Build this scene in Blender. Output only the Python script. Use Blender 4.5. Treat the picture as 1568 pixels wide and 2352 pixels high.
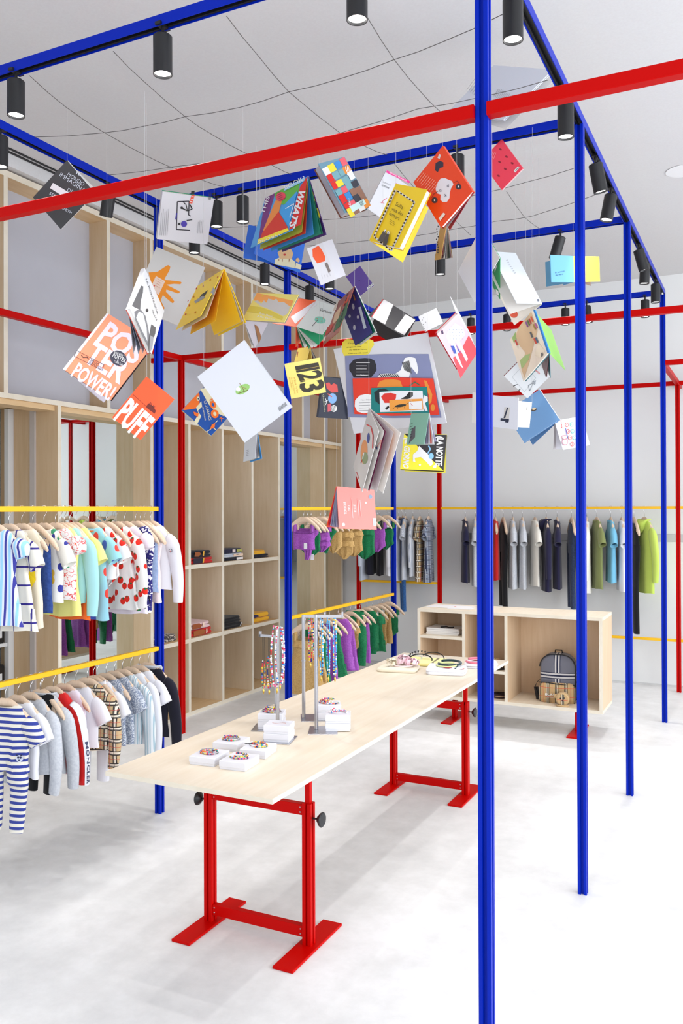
import bpy, math, random
from math import sin, cos, pi, radians, sqrt
from mathutils import Vector, Matrix
for o in list(bpy.data.objects): bpy.data.objects.remove(o)
SC = bpy.context.scene; COL = SC.collection
random.seed(7)
# ---------------------------------------------------------------- camera
H = 1.75; FPX = 1980.5; YAW = .4585; PIT = .0054; ROL = -.0032; CY = 1159.0
FW = Vector((-sin(YAW)*cos(PIT), cos(YAW)*cos(PIT), sin(PIT)))
_r = Vector((cos(YAW), sin(YAW), 0)); _u = _r.cross(FW)
RT = cos(ROL)*_r + sin(ROL)*_u; UP = -sin(ROL)*_r + cos(ROL)*_u
EYE = Vector((0, 0, H))
cd = bpy.data.cameras.new('camera'); cam = bpy.data.objects.new('camera', cd); COL.objects.link(cam)
cd.sensor_fit = 'HORIZONTAL'; cd.sensor_width = 36; cd.lens = 36*FPX/1568
cd.shift_y = -(1176-CY)/1568; cd.clip_start = .05; cd.clip_end = 60
m = Matrix((RT, UP, -FW)).transposed().to_4x4(); m.translation = EYE; cam.matrix_world = m
SC.camera = cam
def ray(u, v): return FW + RT*(u-784)/FPX - UP*(v-CY)/FPX
def at(u, v, D=None, X=None, Y=None, Z=None):
    """point seen at photo pixel (u,v) at depth D or on a world plane"""
    d = ray(u, v)
    t = D if D is not None else (X/d.x if X is not None else Y/d.y if Y is not None else (Z-H)/d.z)
    return EYE + d*t
# ---------------------------------------------------------------- world and light
w = bpy.data.worlds.new('world'); SC.world = w; w.use_nodes = True
bg = w.node_tree.nodes['Background']; bg.inputs[0].default_value = (.86, .92, 1, 1); bg.inputs[1].default_value = 1.05
SC.view_settings.view_transform = 'Standard'; SC.view_settings.look = 'None'
SC.view_settings.exposure = -0.24; SC.view_settings.gamma = 1; SC.view_settings.use_curve_mapping = False
def area(name, loc, target, sx, sy, power, col=(1, 1, 1)):
    l = bpy.data.lights.new(name, 'AREA'); l.shape = 'RECTANGLE'; l.size = sx; l.size_y = sy; l.energy = power; l.color = col
    o = bpy.data.objects.new(name, l); COL.objects.link(o); o.location = loc
    o.rotation_euler = (Vector(target)-Vector(loc)).to_track_quat('-Z', 'Y').to_euler(); return o
area('window_daylight', (3.9, 3.0, 1.9), (-1, 3.0, 1.0), 9.5, 3.3, 520, (.90, .95, 1))
area('shopfront_daylight', (-.8, -2.9, 1.9), (-.8, 5, 1.3), 7.5, 3.3, 95, (.93, .96, 1))
SPOT_W = 31
# ---------------------------------------------------------------- materials
MAT = {}
def s2l(c): return tuple(((x/255+.055)/1.055)**2.4 if x/255 > .04045 else x/255/12.92 for x in c)
def mat(name, rgb, rough=.5, metal=0, sheen=0, spec=.5, build=None, coat=0):
    if name in MAT: return MAT[name]
    M = bpy.data.materials.new(name); M.use_nodes = True; nt = M.node_tree; b = nt.nodes['Principled BSDF']
    b.inputs['Base Color'].default_value = (*s2l(rgb), 1); b.inputs['Roughness'].default_value = rough
    b.inputs['Metallic'].default_value = metal; b.inputs['Specular IOR Level'].default_value = spec
    if sheen: b.inputs['Sheen Weight'].default_value = sheen
    if coat: b.inputs['Coat Weight'].default_value = coat
    if build: build(nt, b)
    MAT[name] = M; return M
def N(nt, t, **k):
    n = nt.nodes.new(t)
    for a, v in k.items():
        if a.startswith('i_'):
            key = a[2:].replace('_', ' '); n.inputs[int(key) if key.isdigit() else key].default_value = v
        else: setattr(n, a, v)
    return n
def ramp(nt, stops, fac, interp='LINEAR'):
    r = nt.nodes.new('ShaderNodeValToRGB'); r.color_ramp.interpolation = interp
    e = r.color_ramp.elements
    while len(e) < len(stops): e.new(.5)
    for k, (p, c) in enumerate(stops): e[k].position = p; e[k].color = (*s2l(c), 1)
    nt.links.new(fac, r.inputs[0]); return r
def bump(nt, b, fac, strength=.2, dist=.01):
    n = N(nt, 'ShaderNodeBump'); n.inputs['Strength'].default_value = strength; n.inputs['Distance'].default_value = dist
    nt.links.new(fac, n.inputs['Height']); nt.links.new(n.outputs[0], b.inputs['Normal'])
def coords(nt, kind='Object', scale=(1, 1, 1), rot=(0, 0, 0)):
    tc = N(nt, 'ShaderNodeTexCoord'); mp = N(nt, 'ShaderNodeMapping')
    mp.inputs['Scale'].default_value = scale; mp.inputs['Rotation'].default_value = rot
    nt.links.new(tc.outputs[kind], mp.inputs[0]); return mp.outputs[0]
def noise(nt, vec, scale, detail=3, rough=.5):
    n = N(nt, 'ShaderNodeTexNoise'); n.inputs['Scale'].default_value = scale; n.inputs['Detail'].default_value = detail
    n.inputs['Roughness'].default_value = rough; nt.links.new(vec, n.inputs['Vector']); return n.outputs[0]
def noisy(c1, c2, scale=(1, 1, 1), ns=5, detail=4, bs=0, lo=.3, hi=.7):
    def f(nt, b):
        v = coords(nt, 'Object', scale); n = noise(nt, v, ns, detail)
        r = ramp(nt, [(lo, c1), (hi, c2)], n); nt.links.new(r.outputs[0], b.inputs['Base Color'])
        if bs: bump(nt, b, n, bs)
    return f
def wood_nodes(c1, c2, scale):
    def f(nt, b):
        v = coords(nt, 'Object', scale); n = noise(nt, v, 3, 6, .6)
        v2 = coords(nt, 'Object', (1, 1, 1)); n2 = noise(nt, v2, 2.2, 2)
        mx = N(nt, 'ShaderNodeMath', operation='MULTIPLY_ADD'); nt.links.new(n, mx.inputs[0]); mx.inputs[1].default_value = .6
        m2 = N(nt, 'ShaderNodeMath', operation='MULTIPLY'); nt.links.new(n2, m2.inputs[0]); m2.inputs[1].default_value = .4
        nt.links.new(m2.outputs[0], mx.inputs[2])
        r = ramp(nt, [(.32, c1), (.68, c2)], mx.outputs[0]); nt.links.new(r.outputs[0], b.inputs['Base Color'])
        bump(nt, b, n, .05, .003)
    return f
BLUE = mat('blue_powder_coat', (0, 36, 168), .38, 0, 0, .12)
RED = mat('red_powder_coat', (190, 2, 0), .42, 0, 0, .1)
YEL = mat('yellow_powder_coat', (248, 190, 6), .4)
BLK = mat('black_matt_metal', (22, 22, 25), .42)
TRK = mat('black_track', (14, 14, 18), .6)
WALL = mat('white_wall_paint', (232, 233, 232), .85, build=noisy((230, 231, 231), (234, 235, 234), ns=1.5))
CEIL = mat('ceiling_plaster', (212, 210, 210), .95, build=noisy((210, 208, 208), (214, 213, 213), ns=90, bs=.015))
GREYP = mat('grey_back_panel', (186, 186, 194), .8, build=noisy((183, 183, 191), (189, 189, 197), ns=3))
PLY = mat('birch_plywood', (208, 180, 144), .55, build=wood_nodes((200, 170, 130), (216, 191, 158), (9, 9, .9)))
PLYC = mat('pale_birch_divider', (226, 208, 180), .6, build=wood_nodes((218, 198, 166), (232, 215, 190), (9, 9, .9)))
PLYH = mat('birch_plywood_shelf', (220, 190, 146), .5, build=wood_nodes((210, 176, 128), (228, 198, 156), (9, .9, 9)))
PLYT = mat('pale_birch_top', (230, 217, 196), .42, build=wood_nodes((222, 206, 182), (235, 224, 206), (10, .8, 10)))
EDGE = mat('pale_plywood_edge', (226, 216, 198), .6, build=wood_nodes((218, 206, 184), (232, 224, 208), (3, 3, 3)))
MIR = mat('mirror_glass', (225, 232, 230), .015, 1)
CHR = mat('brushed_steel', (190, 190, 195), .3, 1)
CHR2 = mat('chrome_wire', (205, 205, 208), .18, 1)
LED = mat('lamp_lens', (255, 255, 255))
LED.node_tree.nodes['Principled BSDF'].inputs['Emission Color'].default_value = (1, .98, .95, 1)
LED.node_tree.nodes['Principled BSDF'].inputs['Emission Strength'].default_value = 6
def floor_nodes(nt, b):
    v = coords(nt, 'Object'); n = noise(nt, v, 1.1, 5, .62); n2 = noise(nt, v, 7, 6, .7); n3 = noise(nt, coords(nt, 'Object', (1, .35, 1)), 3, 3)
    a = N(nt, 'ShaderNodeMath', operation='MULTIPLY'); nt.links.new(n2, a.inputs[0]); a.inputs[1].default_value = .35
    c = N(nt, 'ShaderNodeMath', operation='MULTIPLY_ADD'); nt.links.new(n, c.inputs[0]); c.inputs[1].default_value = .4; nt.links.new(a.outputs[0], c.inputs[2])
    d = N(nt, 'ShaderNodeMath', operation='MULTIPLY_ADD'); nt.links.new(n3, d.inputs[0]); d.inputs[1].default_value = .25; nt.links.new(c.outputs[0], d.inputs[2])
    r = ramp(nt, [(.36, (210, 210, 210)), (.5, (225, 225, 225)), (.62, (238, 238, 239))], d.outputs[0])
    nt.links.new(r.outputs[0], b.inputs['Base Color'])
    rr = N(nt, 'ShaderNodeMapRange'); nt.links.new(n, rr.inputs[0]); rr.inputs[3].default_value = .42; rr.inputs[4].default_value = .6
    nt.links.new(rr.outputs[0], b.inputs['Roughness']); bump(nt, b, n2, .04, .002)
FLOOR = mat('pale_polished_concrete', (225, 223, 220), .5, build=floor_nodes)
# ---------------------------------------------------------------- mesh helpers
class MB:
    def __init__(s): s.v = []; s.f = []; s.m = []; s.mi = 0
    def add(s, vs, fs, mi=None):
        n = len(s.v); s.v += [tuple(p) for p in vs]; s.f += [tuple(n+i for i in f) for f in fs]; s.m += [s.mi if mi is None else mi]*len(fs); return s
    def box(s, x0, y0, z0, x1, y1, z1, mi=None):
        return s.add([(x0,y0,z0),(x1,y0,z0),(x1,y1,z0),(x0,y1,z0),(x0,y0,z1),(x1,y0,z1),(x1,y1,z1),(x0,y1,z1)],
            [(0,3,2,1),(4,5,6,7),(0,1,5,4),(1,2,6,5),(2,3,7,6),(3,0,4,7)], mi)
    def bbox(s, x0, y0, z0, x1, y1, z1, r=.002, mi=None):
        """box with chamfered edges"""
        c = [(x0,x1),(y0,y1),(z0,z1)]; vs = []; idx = {}
        for i in (0,1):
            for j in (0,1):
                for k in (0,1):
                    for ax in range(3):
                        p = [c[0][i], c[1][j], c[2][k]]
                        for a, b_ in enumerate((i,j,k)):
                            if a != ax: p[a] += r*(1 if b_ == 0 else -1)
                        idx[(i,j,k,ax)] = len(vs); vs.append(p)
        fs = []
        for ax in range(3):
            o = [a for a in range(3) if a != ax]
            for sd in (0,1):
                q = []
                for e in ((0,0),(1,0),(1,1),(0,1)):
                    t = [0,0,0]; t[ax] = sd; t[o[0]] = e[0]; t[o[1]] = e[1]; q.append(idx[(*t, ax)])
                fs.append(tuple(q) if (sd == 1) != (ax == 1) else tuple(reversed(q)))
        for ax in range(3):
            o = [a for a in range(3) if a != ax]
            for e in ((0,0),(1,0),(1,1),(0,1)):
                t0 = [0,0,0]; t1 = [0,0,0]; t1[ax] = 1
                for a, b_ in zip(o, e): t0[a] = b_; t1[a] = b_
                q = [idx[(*t0,o[0])], idx[(*t1,o[0])], idx[(*t1,o[1])], idx[(*t0,o[1])]]
                fs.append(tuple(q))
        for i in (0,1):
            for j in (0,1):
                for k in (0,1): fs.append((idx[(i,j,k,0)], idx[(i,j,k,1)], idx[(i,j,k,2)]))
        # orient outward
        cx = Vector(((x0+x1)/2,(y0+y1)/2,(z0+z1)/2)); out = []
        for f in fs:
            a, b_, c_ = (Vector(vs[i]) for i in f[:3]); nrm = (b_-a).cross(c_-a)
            out.append(f if nrm.dot((a+b_+c_)/3-cx) > 0 else tuple(reversed(f)))
        return s.add(vs, out, mi)
    def prism(s, poly, p0, p1, ux, uy, mi=None):
        p0, p1, ux, uy = map(Vector, (p0, p1, ux, uy)); n = len(poly)
        vs = [p0+ux*a+uy*b for a, b in poly]+[p1+ux*a+uy*b for a, b in poly]
        fs = [(i, (i+1) % n, n+(i+1) % n, n+i) for i in range(n)]+[tuple(reversed(range(n))), tuple(range(n, 2*n))]
        return s.add(vs, fs, mi)
    def tube(s, pts, r, n=6, mi=None, cap=True, closed=False):
        pts = [Vector(p) for p in pts]; rs = r if isinstance(r, (list, tuple)) else [r]*len(pts)
        base = len(s.v); L = len(pts); pu = None; vs = []
        for i, p in enumerate(pts):
            a = pts[(i-1) % L] if (i or closed) else p; b = pts[(i+1) % L] if (i < L-1 or closed) else p
            t = (b-a); t = t.normalized() if t.length > 1e-9 else Vector((0,0,1))
            if pu is None: pu = t.orthogonal().normalized()
            pu = pu-t*pu.dot(t); pu = pu.normalized() if pu.length > 1e-6 else t.orthogonal().normalized(); w_ = t.cross(pu)
            for k in range(n):
                an = 2*pi*k/n; vs.append(p+(pu*cos(an)+w_*sin(an))*rs[i])
        fs = []
        for i in range(L if closed else L-1):
            j = (i+1) % L
            for k in range(n): fs.append((i*n+k, i*n+(k+1) % n, j*n+(k+1) % n, j*n+k))
        if cap and not closed: fs += [tuple(reversed(range(n))), tuple(range((L-1)*n, L*n))]
        return s.add(vs, fs, mi)
    def lathe(s, prof, c=(0,0,0), n=20, ax=(0,0,1), mi=None):
        ax = Vector(ax).normalized(); a = ax.orthogonal().normalized(); b = ax.cross(a); c = Vector(c); L = len(prof)
        vs = [c+ax*z+(a*cos(2*pi*k/n)+b*sin(2*pi*k/n))*max(r, 1e-5) for r, z in prof for k in range(n)]
        fs = [(i*n+k, i*n+(k+1) % n, (i+1)*n+(k+1) % n, (i+1)*n+k) for i in range(L-1) for k in range(n)]
        fs += [tuple(reversed(range(n))), tuple(range((L-1)*n, L*n))]
        return s.add(vs, fs, mi)
    def grid(s, rows, mi=None, closed=False):
        n = len(rows[0]); vs = [p for r in rows for p in r]; fs = []
        for i in range(len(rows)-1):
            for k in range(n if closed else n-1): fs.append((i*n+k, i*n+(k+1) % n, (i+1)*n+(k+1) % n, (i+1)*n+k))
        return s.add(vs, fs, mi)
    def ball(s, c, r, n=6, mi=None, sc=(1,1,1)):
        rows = []; c = Vector(c)
        for i in range(n//2+2):
            a = pi*i/(n//2+1); rr = max(sin(a), .001)
            rows.append([c+Vector((cos(2*pi*k/n)*rr*r*sc[0], sin(2*pi*k/n)*rr*r*sc[1], cos(a)*r*sc[2])) for k in range(n)])
        return s.grid(rows, mi, True)
    def build(s, name, mats, parent=None, smooth=False, loc=None, sharp=None):
        me = bpy.data.meshes.new(name); me.from_pydata(s.v, [], s.f)
        for mm in (mats if isinstance(mats, (list, tuple)) else [mats]): me.materials.append(mm)
        me.polygons.foreach_set('material_index', s.m)
        if smooth: me.polygons.foreach_set('use_smooth', [True]*len(s.f))
        if smooth and sharp: me.set_sharp_from_angle(angle=radians(sharp))
        me.update()
        o = bpy.data.objects.new(name, me); COL.objects.link(o)
        if loc is not None: o.location = loc
        if parent: o.parent = parent
        return o
def tag(o, label=None, cat=None, group=None, kind=None):
    if label: o['label'] = label
    if cat: o['category'] = cat
    if group: o['group'] = group
    if kind: o['kind'] = kind
    return o
def empty(name, loc=(0,0,0), label=None, cat=None, group=None, rz=0):
    o = bpy.data.objects.new(name, None); o.empty_display_size = .05; COL.objects.link(o); o.location = loc; o.rotation_euler = (0,0,rz)
    return tag(o, label, cat, group)
def recenter(o):
    """put a top-level mesh's origin at the middle of its mesh base"""
    me = o.data; xs = [v.co for v in me.vertices]
    lo = Vector([min(c[i] for c in xs) for i in range(3)]); hi = Vector([max(c[i] for c in xs) for i in range(3)])
    c = Vector(((lo.x+hi.x)/2, (lo.y+hi.y)/2, lo.z)); me.transform(Matrix.Translation(-c)); o.location = o.location+c; return o
def copy_tree(o, parent=None):
    c = o.copy(); COL.objects.link(c)
    if parent: c.parent = parent
    for ch in list(o.children): copy_tree(ch, c)
    return c
FONTC = {}
def text_geo(txt, bold=0.0):
    """flat mesh of a line of text in a unit box: x 0..1 along the line, y 0..1 cap height"""
    key = (txt, bold)
    if key in FONTC: return FONTC[key]
    cu = bpy.data.curves.new('t', 'FONT'); cu.body = txt; cu.resolution_u = 2; cu.offset = bold; o = bpy.data.objects.new('t', cu); COL.objects.link(o)
    bpy.context.view_layer.update(); me = o.evaluated_get(bpy.context.evaluated_depsgraph_get()).to_mesh()
    vs = [v.co.copy() for v in me.vertices]; fs = [tuple(p.vertices) for p in me.polygons]
    o.evaluated_get(bpy.context.evaluated_depsgraph_get()).to_mesh_clear()
    bpy.data.objects.remove(o); bpy.data.curves.remove(cu)
    x0 = min(v.x for v in vs); x1 = max(v.x for v in vs); yh = .73
    FONTC[key] = ([((v.x-x0)/(x1-x0), v.y/yh) for v in vs], fs, (x1-x0)/yh); return FONTC[key]
# ---------------------------------------------------------------- room
def S(name, mb, mats): o = mb.build(name, mats); o['kind'] = 'structure'; return o
CZ = 4.05; WY = 9.05; WX = -4.98
S('floor', MB().box(-5.1, -3.2, -.1, 4.1, WY+.1, 0), FLOOR)
S('ceiling', MB().box(-5.1, -3.2, CZ, 4.1, WY+.1, CZ+.12), CEIL)
S('wall_left', MB().box(WX-.1, -3.2, 0, WX, WY+.1, CZ), WALL)
S('wall_back', MB().box(WX, WY, 0, 4.1, WY+.1, CZ), WALL)
wr = MB(); wr.box(4.0, -3.2, 0, 4.1, WY, .25); wr.box(4.0, -3.2, 3.55, 4.1, WY, CZ)
for y in (-3.2, -1.75, 1.4, 4.6, 7.75): wr.box(4.0, y, .25, 4.1, y+(.1 if y > -3 else .05), 3.55)
wr.box(4.0, 7.85, .25, 4.1, WY, 3.55); S('wall_right', wr, WALL)
wf = MB(); wf.box(WX, -3.2, 0, 4.0, -3.1, .25); wf.box(WX, -3.2, 3.55, 4.0, -3.1, CZ); wf.box(WX, -3.2, .25, -4.6, -3.1, 3.55); wf.box(3.0, -3.2, .25, 4.0, -3.1, 3.55)
S('wall_front', wf, WALL)
GB = mat('grey_wall_rail', (196, 197, 200), .6)
S('trim_1', MB().bbox(-3.0, WY-.016, 1.42, 3.9, WY, 1.492, .003), GB)
S('baseboard_back', MB().box(-4.3, WY-.008, 0, 4.0, WY, .012), mat('pale_skirting', (205, 206, 206), .7))
# dropped ceiling edge and slot diffuser over the shelving wall
sl = MB(); sl.box(-4.31, -3.1, CZ-.006, -4.292, 8.62, CZ-.001); sl.box(-4.352, -3.1, CZ-.006, -4.334, 8.62, CZ-.001)
o = sl.build('slot_diffuser', TRK); recenter(o); tag(o, 'black double slot air diffuser along the ceiling above the plywood shelving wall', 'air vent')
S('trim_2', MB().box(WX, -3.1, 3.965, -4.36, WY, CZ), CEIL)
dl = MB(); dl.lathe([(.0, 0), (.1, 0), (.105, .004), (.085, .006), (.083, .03), (0, .03)], (0, 0, -.03), 32)
d = empty('ceiling_speaker', (-.5, 6.29, CZ), 'round white recessed ceiling fitting at the right edge of the photo', 'ceiling fitting')
MB().lathe([(.085, -.004), (.115, -.004), (.112, .0), (.085, 0)], n=36).build('trim_ring', mat('white_plastic', (235, 235, 235), .5), d, True, sharp=40)
MB().lathe([(.0, -.002), (.084, -.002), (.084, 0), (0, 0)], n=36).build('grille', mat('grey_grille', (150, 155, 150), .6), d)
# ---------------------------------------------------------------- frame profiles
def slot_poly(w=.04, g=.0135, d=.0105, c=.0015):
    h = w/2; q = g/2
    side = [(-h+c, -h), (-q, -h), (-q*.8, -h+d), (q*.8, -h+d), (q, -h), (h-c, -h)]
    out = []
    for k in range(4):
        a = k*pi/2; out += [(x*cos(a)-y*sin(a), x*sin(a)+y*cos(a)) for x, y in side]
    return out
PROF = slot_poly()
def post(x, y, z1, m_, parent, z0=0, w=.04, name='post'):
    return MB().prism(slot_poly(w), (0, 0, z0), (0, 0, z1), (1, 0, 0), (0, 1, 0)).build(name, m_, parent, loc=(x, y, 0))
def sqbar(p0, p1, m_, parent, w=.04, h=.04, name='beam', c=.002):
    p0 = Vector(p0); p1 = Vector(p1); d = (p1-p0).normalized(); ux = d.cross(Vector((0, 0, 1))).normalized(); uz = Vector((0, 0, 1))
    a, b = w/2, h/2
    poly = [(-a+c, -b), (a-c, -b), (a, -b+c), (a, b-c), (a-c, b), (-a+c, b), (-a, b-c), (-a, -b+c)]
    return MB().prism(poly, (0, 0, 0), p1-p0, ux, uz).build(name, m_, parent, loc=p0)
def track_beam(p0, p1, parent):
    """blue U channel, open below, with a black lighting track inside"""
    p0 = Vector(p0); p1 = Vector(p1); d = (p1-p0).normalized(); ux = d.cross(Vector((0, 0, 1))).normalized(); uz = Vector((0, 0, 1)); h = .02; t = .003
    poly = [(-h, -h), (-h+t, -h), (-h+t, h-t), (h-t, h-t), (h-t, -h), (h, -h), (h, h), (-h, h)]
    b = MB().prism(poly, (0, 0, 0), p1-p0, ux, uz).build('beam', BLUE, parent, loc=p0)
    q = .0168
    tp = [(-q, -.013), (-.008, -.013), (-.008, .004), (.008, .004), (.008, -.013), (q, -.013), (q, .0165), (-q, .0165)]
    MB().prism(tp, (0, 0, 0), p1-p0, ux, uz).build('lighting_track', TRK, b)
XR, XL = -.761, -3.157; YS = [2.516, 4.01, 5.507, 7.501]; ZT = 3.52
bf = empty('blue_frame', (XL, YS[0], 0), 'blue metal scaffold frame of posts and overhead beams around the table', 'metal frame')
def rel(o, parent):
    o.matrix_parent_inverse = Matrix.Translation(-parent.location); return o
_pp = []
for x in (XR, XL):
    for y in YS: _pp.append(post(x, y, 3.5, BLUE, bf))
for y in YS: track_beam((XL+.02, y, ZT), (XR-.02, y, ZT), bf)
ys2 = [-.5]+YS
for x in (XR, XL): track_beam((x, ys2[0], ZT), (x, YS[-1]+.02, ZT), bf)
for c in bf.children: rel(c, bf)
rf = empty('red_frame', (-4.12, 5.51, 0), 'red metal frame of posts and high horizontal beams crossing the blue frame', 'metal frame')
RZ = 2.94
for x, y in ((-4.12, 5.512), (-4.12, 8.78), (-3.16, 8.78), (-.761, 8.78)): post(x, y, RZ-.02, RED, rf)
for p0, p1 in [((XL+.02, 2.5, RZ), (XR-.02, 2.5, RZ)), ((XR+.02, 2.5, RZ), (3.9, 2.5, RZ)), ((XL-.02, 2.5, RZ), (-4.12, 2.5, RZ)),
               ((-4.12, 2.52, RZ), (-4.12, 5.53, RZ)), ((-4.12, 5.53, RZ), (-4.12, 9.04, RZ)),
               ((-4.1, 5.512, RZ), (XL-.02, 5.512, RZ)), ((XL+.02, 5.512, RZ), (XR-.02, 5.512, RZ)), ((XR+.02, 5.512, RZ), (3.9, 5.512, RZ)),
               ((-4.14, 5.512, RZ), (-4.4, 5.512, RZ)),
               ((-4.1, 8.78, RZ), (-3.14, 8.78, RZ)), ((-3.14, 8.78, RZ), (3.9, 8.78, RZ)), ((-3.16, 8.8, RZ), (-3.16, 9.04, RZ)),
               ((-.761, 7.521, RZ), (-.761, 9.04, RZ)), ((XR+.02, 7.501, RZ), (3.9, 7.501, RZ)), ((XR-.02, 7.501, RZ), (XR-.021, 7.501, RZ))][:-1]:
    sqbar(p0, p1, RED, rf)
for c in rf.children: rel(c, rf)
# ---------------------------------------------------------------- yellow rails
def rail(p0, p1, label, g='yellow clothes rails'):
    o = sqbar(p0, p1, YEL, None, .025, .025, 'clothes_rail'); tag(o, label, 'clothes rail', g); return o
ZU, ZL = 1.756, .951
rail((XL, 2.2, ZU), (XL, 3.99, ZU), 'upper yellow rail of the left rack, carrying printed dresses')
rail((XL, 2.2, ZL), (XL, 3.99, ZL), 'lower yellow rail of the left rack, carrying shirts and the red puffer')
rail((XL, 5.53, ZU), (XL, 7.48, ZU), 'upper yellow rail of the middle rack, carrying small swimsuits')
rail((XL, 5.53, ZL), (XL, 7.48, ZL), 'lower yellow rail of the middle rack, carrying gold, green and purple dresses')
rail((-4.1, 8.78, ZU), (-3.18, 8.78, ZU), 'short upper yellow rail at the back, carrying checked shirts and dresses')
rail((-4.1, 8.78, .95), (-3.18, 8.78, .95), 'short empty yellow rail at the back, below the checked dresses')
rail((-3.14, 8.78, ZU), (-.78, 8.78, ZU), 'long upper yellow rail at the back wall, carrying navy, grey and green clothes')
rail((-3.14, 8.78, .49), (-.78, 8.78, .49), 'long empty yellow rail low at the back wall')
rail((-.74, 8.78, ZU), (1.6, 8.78, ZU), 'yellow rail at the right edge of the photo, upper of two')
rail((-.74, 8.78, .49), (1.6, 8.78, .49), 'yellow rail at the right edge of the photo, lower of two')
# ---------------------------------------------------------------- spot lamps on the tracks
lampC = [0]
def spot(x, y, label, tilt=(0, 0), lit=True, D=None):
    e = empty('track_spotlight', (x, y, ZT-.012), label, 'spotlight', 'black track spotlights')
    MB().box(-.012, -.03, -.006, .012, .03, .004).build('adapter', BLK, e)
    MB().lathe([(.006, -.045), (.006, 0)], n=10).build('stem', BLK, e, True, sharp=40)
    R_, L_ = .0345, .142
    hd = MB().lathe([(0, 0), (R_-.004, 0), (R_, -.004), (R_, -L_), (R_-.003, -L_), (R_-.006, -L_+.012), (0, -L_+.012)], n=26).build('lamp_body', BLK, e, True, sharp=35)
    hd.location = (0, 0, -.036); hd.rotation_euler = (tilt[0], tilt[1], 0)
    MB().lathe([(0, -L_+.008), (R_-.005, -L_+.008), (R_-.005, -L_+.011), (0, -L_+.011)], n=22).build('lens', LED, hd)
    if lit:
        l = bpy.data.lights.new('spot_beam', 'SPOT'); l.energy = SPOT_W; l.spot_size = radians(84); l.spot_blend = .7; l.shadow_soft_size = .03; l.color = (1, .98, .95)
        lo = bpy.data.objects.new('spot_beam', l); COL.objects.link(lo); lo.parent = hd; lo.location = (0, 0, -L_-.012)
    return e
T = radians
for x in (-3.45+.6, ): pass
spot(-2.69, YS[0], 'black cylinder spotlight on the front blue beam, first from the left')
spot(-1.96, YS[0], 'black cylinder spotlight on the front blue beam, second from the left')
spot(-1.18, YS[0], 'black cylinder spotlight cut off by the top edge of the photo, centre')
RLAB = ['nearest the camera, beside the thick front post', 'cut by the red beam, just before the second post', 'tilted, just behind the second post', 'tilted left, just before the third post', 'tilted, just behind the third post', 'second behind the third post', 'last before the fourth post']
for (y, tl), lb in zip([(2.86, (0, 0)), (3.71, (0, 0)), (4.42, (T(9), T(-9))), (4.9, (T(-5), T(10))), (6.02, (T(8), T(-14))), (6.38, (0, T(3))), (7.0, (0, 0))], RLAB):
    spot(XR, y, 'black spotlight, right long beam, '+lb, tl)
for y, tl, lb in [(2.86, (0, 0), 'cut by the left edge of the photo'), (3.6, (T(4), T(16)), 'tilted, half hidden by the red beam'), (4.36, (0, 0), 'half hidden by the white football book'),
              (5.19, (0, 0), 'left of the second left post'), (5.85, (0, 0), 'right of the second left post')]:
    spot(XL, y, 'black spotlight, left long beam, '+lb, tl)
for x, lb in [(-2.753, 'hidden behind the white football book edge'), (-2.58, 'between the football book and the rainbow book'), (-1.345, 'behind the big orange book')]:
    spot(x, YS[1], 'black spotlight on the second cross beam, '+lb)
for x, tl, lb in [(-2.808, (0, 0), 'below the open white book'), (-1.97, (0, 0), 'below the hanging comb-like book'), (-1.165, (T(0), T(17)), 'tilted, beside the blue and yellow board book')]:
    spot(x, YS[2], 'black spotlight on the third cross beam, '+lb, tl)
for x, tl, lb in [(-2.393, (0, 0), 'left of the front post'), (-2.06, (0, 0), 'right of the front post'), (-1.549, (0, 0), 'left of the second right post'), (-1.37, (0, T(-8)), 'right of the second right post'), (-.898, (0, 0), 'nearest the corner post')]:
    spot(x, YS[3], 'black spotlight on the far cross beam, '+lb, tl)
# ---------------------------------------------------------------- shelving wall on the left
FX = -4.4; BX = -4.95; MX = -4.575; T2 = .016
su = empty('shelving_unit', (-4.68, 5.0, 0), 'tall birch plywood shelving wall with mirrored bays and cubbies on the left', 'shelving')
def sp(mb, name, m_): o = mb.build(name, m_, su); rel(o, su); return o
def panel(y, z0, z1, x0=BX, name='divider', pm=None):
    mb = MB(); mb.box(x0, y-T2, z0, FX-.004, y+T2, z1, 0); mb.box(FX-.004, y-T2, z0, FX, y+T2, z1, 1); sp(mb, name, [pm or PLY, EDGE])
def board(z, y0, y1, x0=BX, t=.017, name='shelf', m_=None):
    mb = MB(); mb.box(x0, y0, z-t, FX-.003, y1, z+t, 0); mb.box(FX-.003, y0, z-t, FX+.001, y1, z+t, 1); sp(mb, name, [m_ or PLYH, EDGE])
for y in (2.5, 3.5, 4.5, 5.5, 7.5, 8.5): panel(y, .03, 2.475, pm=PLYC if y == 7.5 else None)
for y in (6.0, 6.5, 7.0): panel(y, .03, 2.475, pm=PLYC)
panel(8.93, 0, 3.95)
board(2.492, 1.5, 8.914, BX, .017, 'long_shelf')
board(3.93, 1.5, 8.95, WX, .02, 'top_board')
board(.0165, 1.5, 8.914, BX, .0165, 'base_board')
for y in (2.0, 3.0, 4.03, 5.0, 5.5, 6.5, 7.0, 8.0, 8.5): panel(y, 2.509, 3.91, MX-.01)
sp(MB().box(MX-.02, 1.5, 2.509, MX, 8.914, 3.91), 'upper_back_panel', GREYP)
for y0, y1 in ((5.5, 6), (6, 6.5), (6.5, 7), (7, 7.5)):
    for z in (1.262, .636): board(z, y0+T2, y1-T2)
    sp(MB().box(BX-.005, y0, .03, BX, y1, 2.475), 'back_panel', PLYC)
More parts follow.
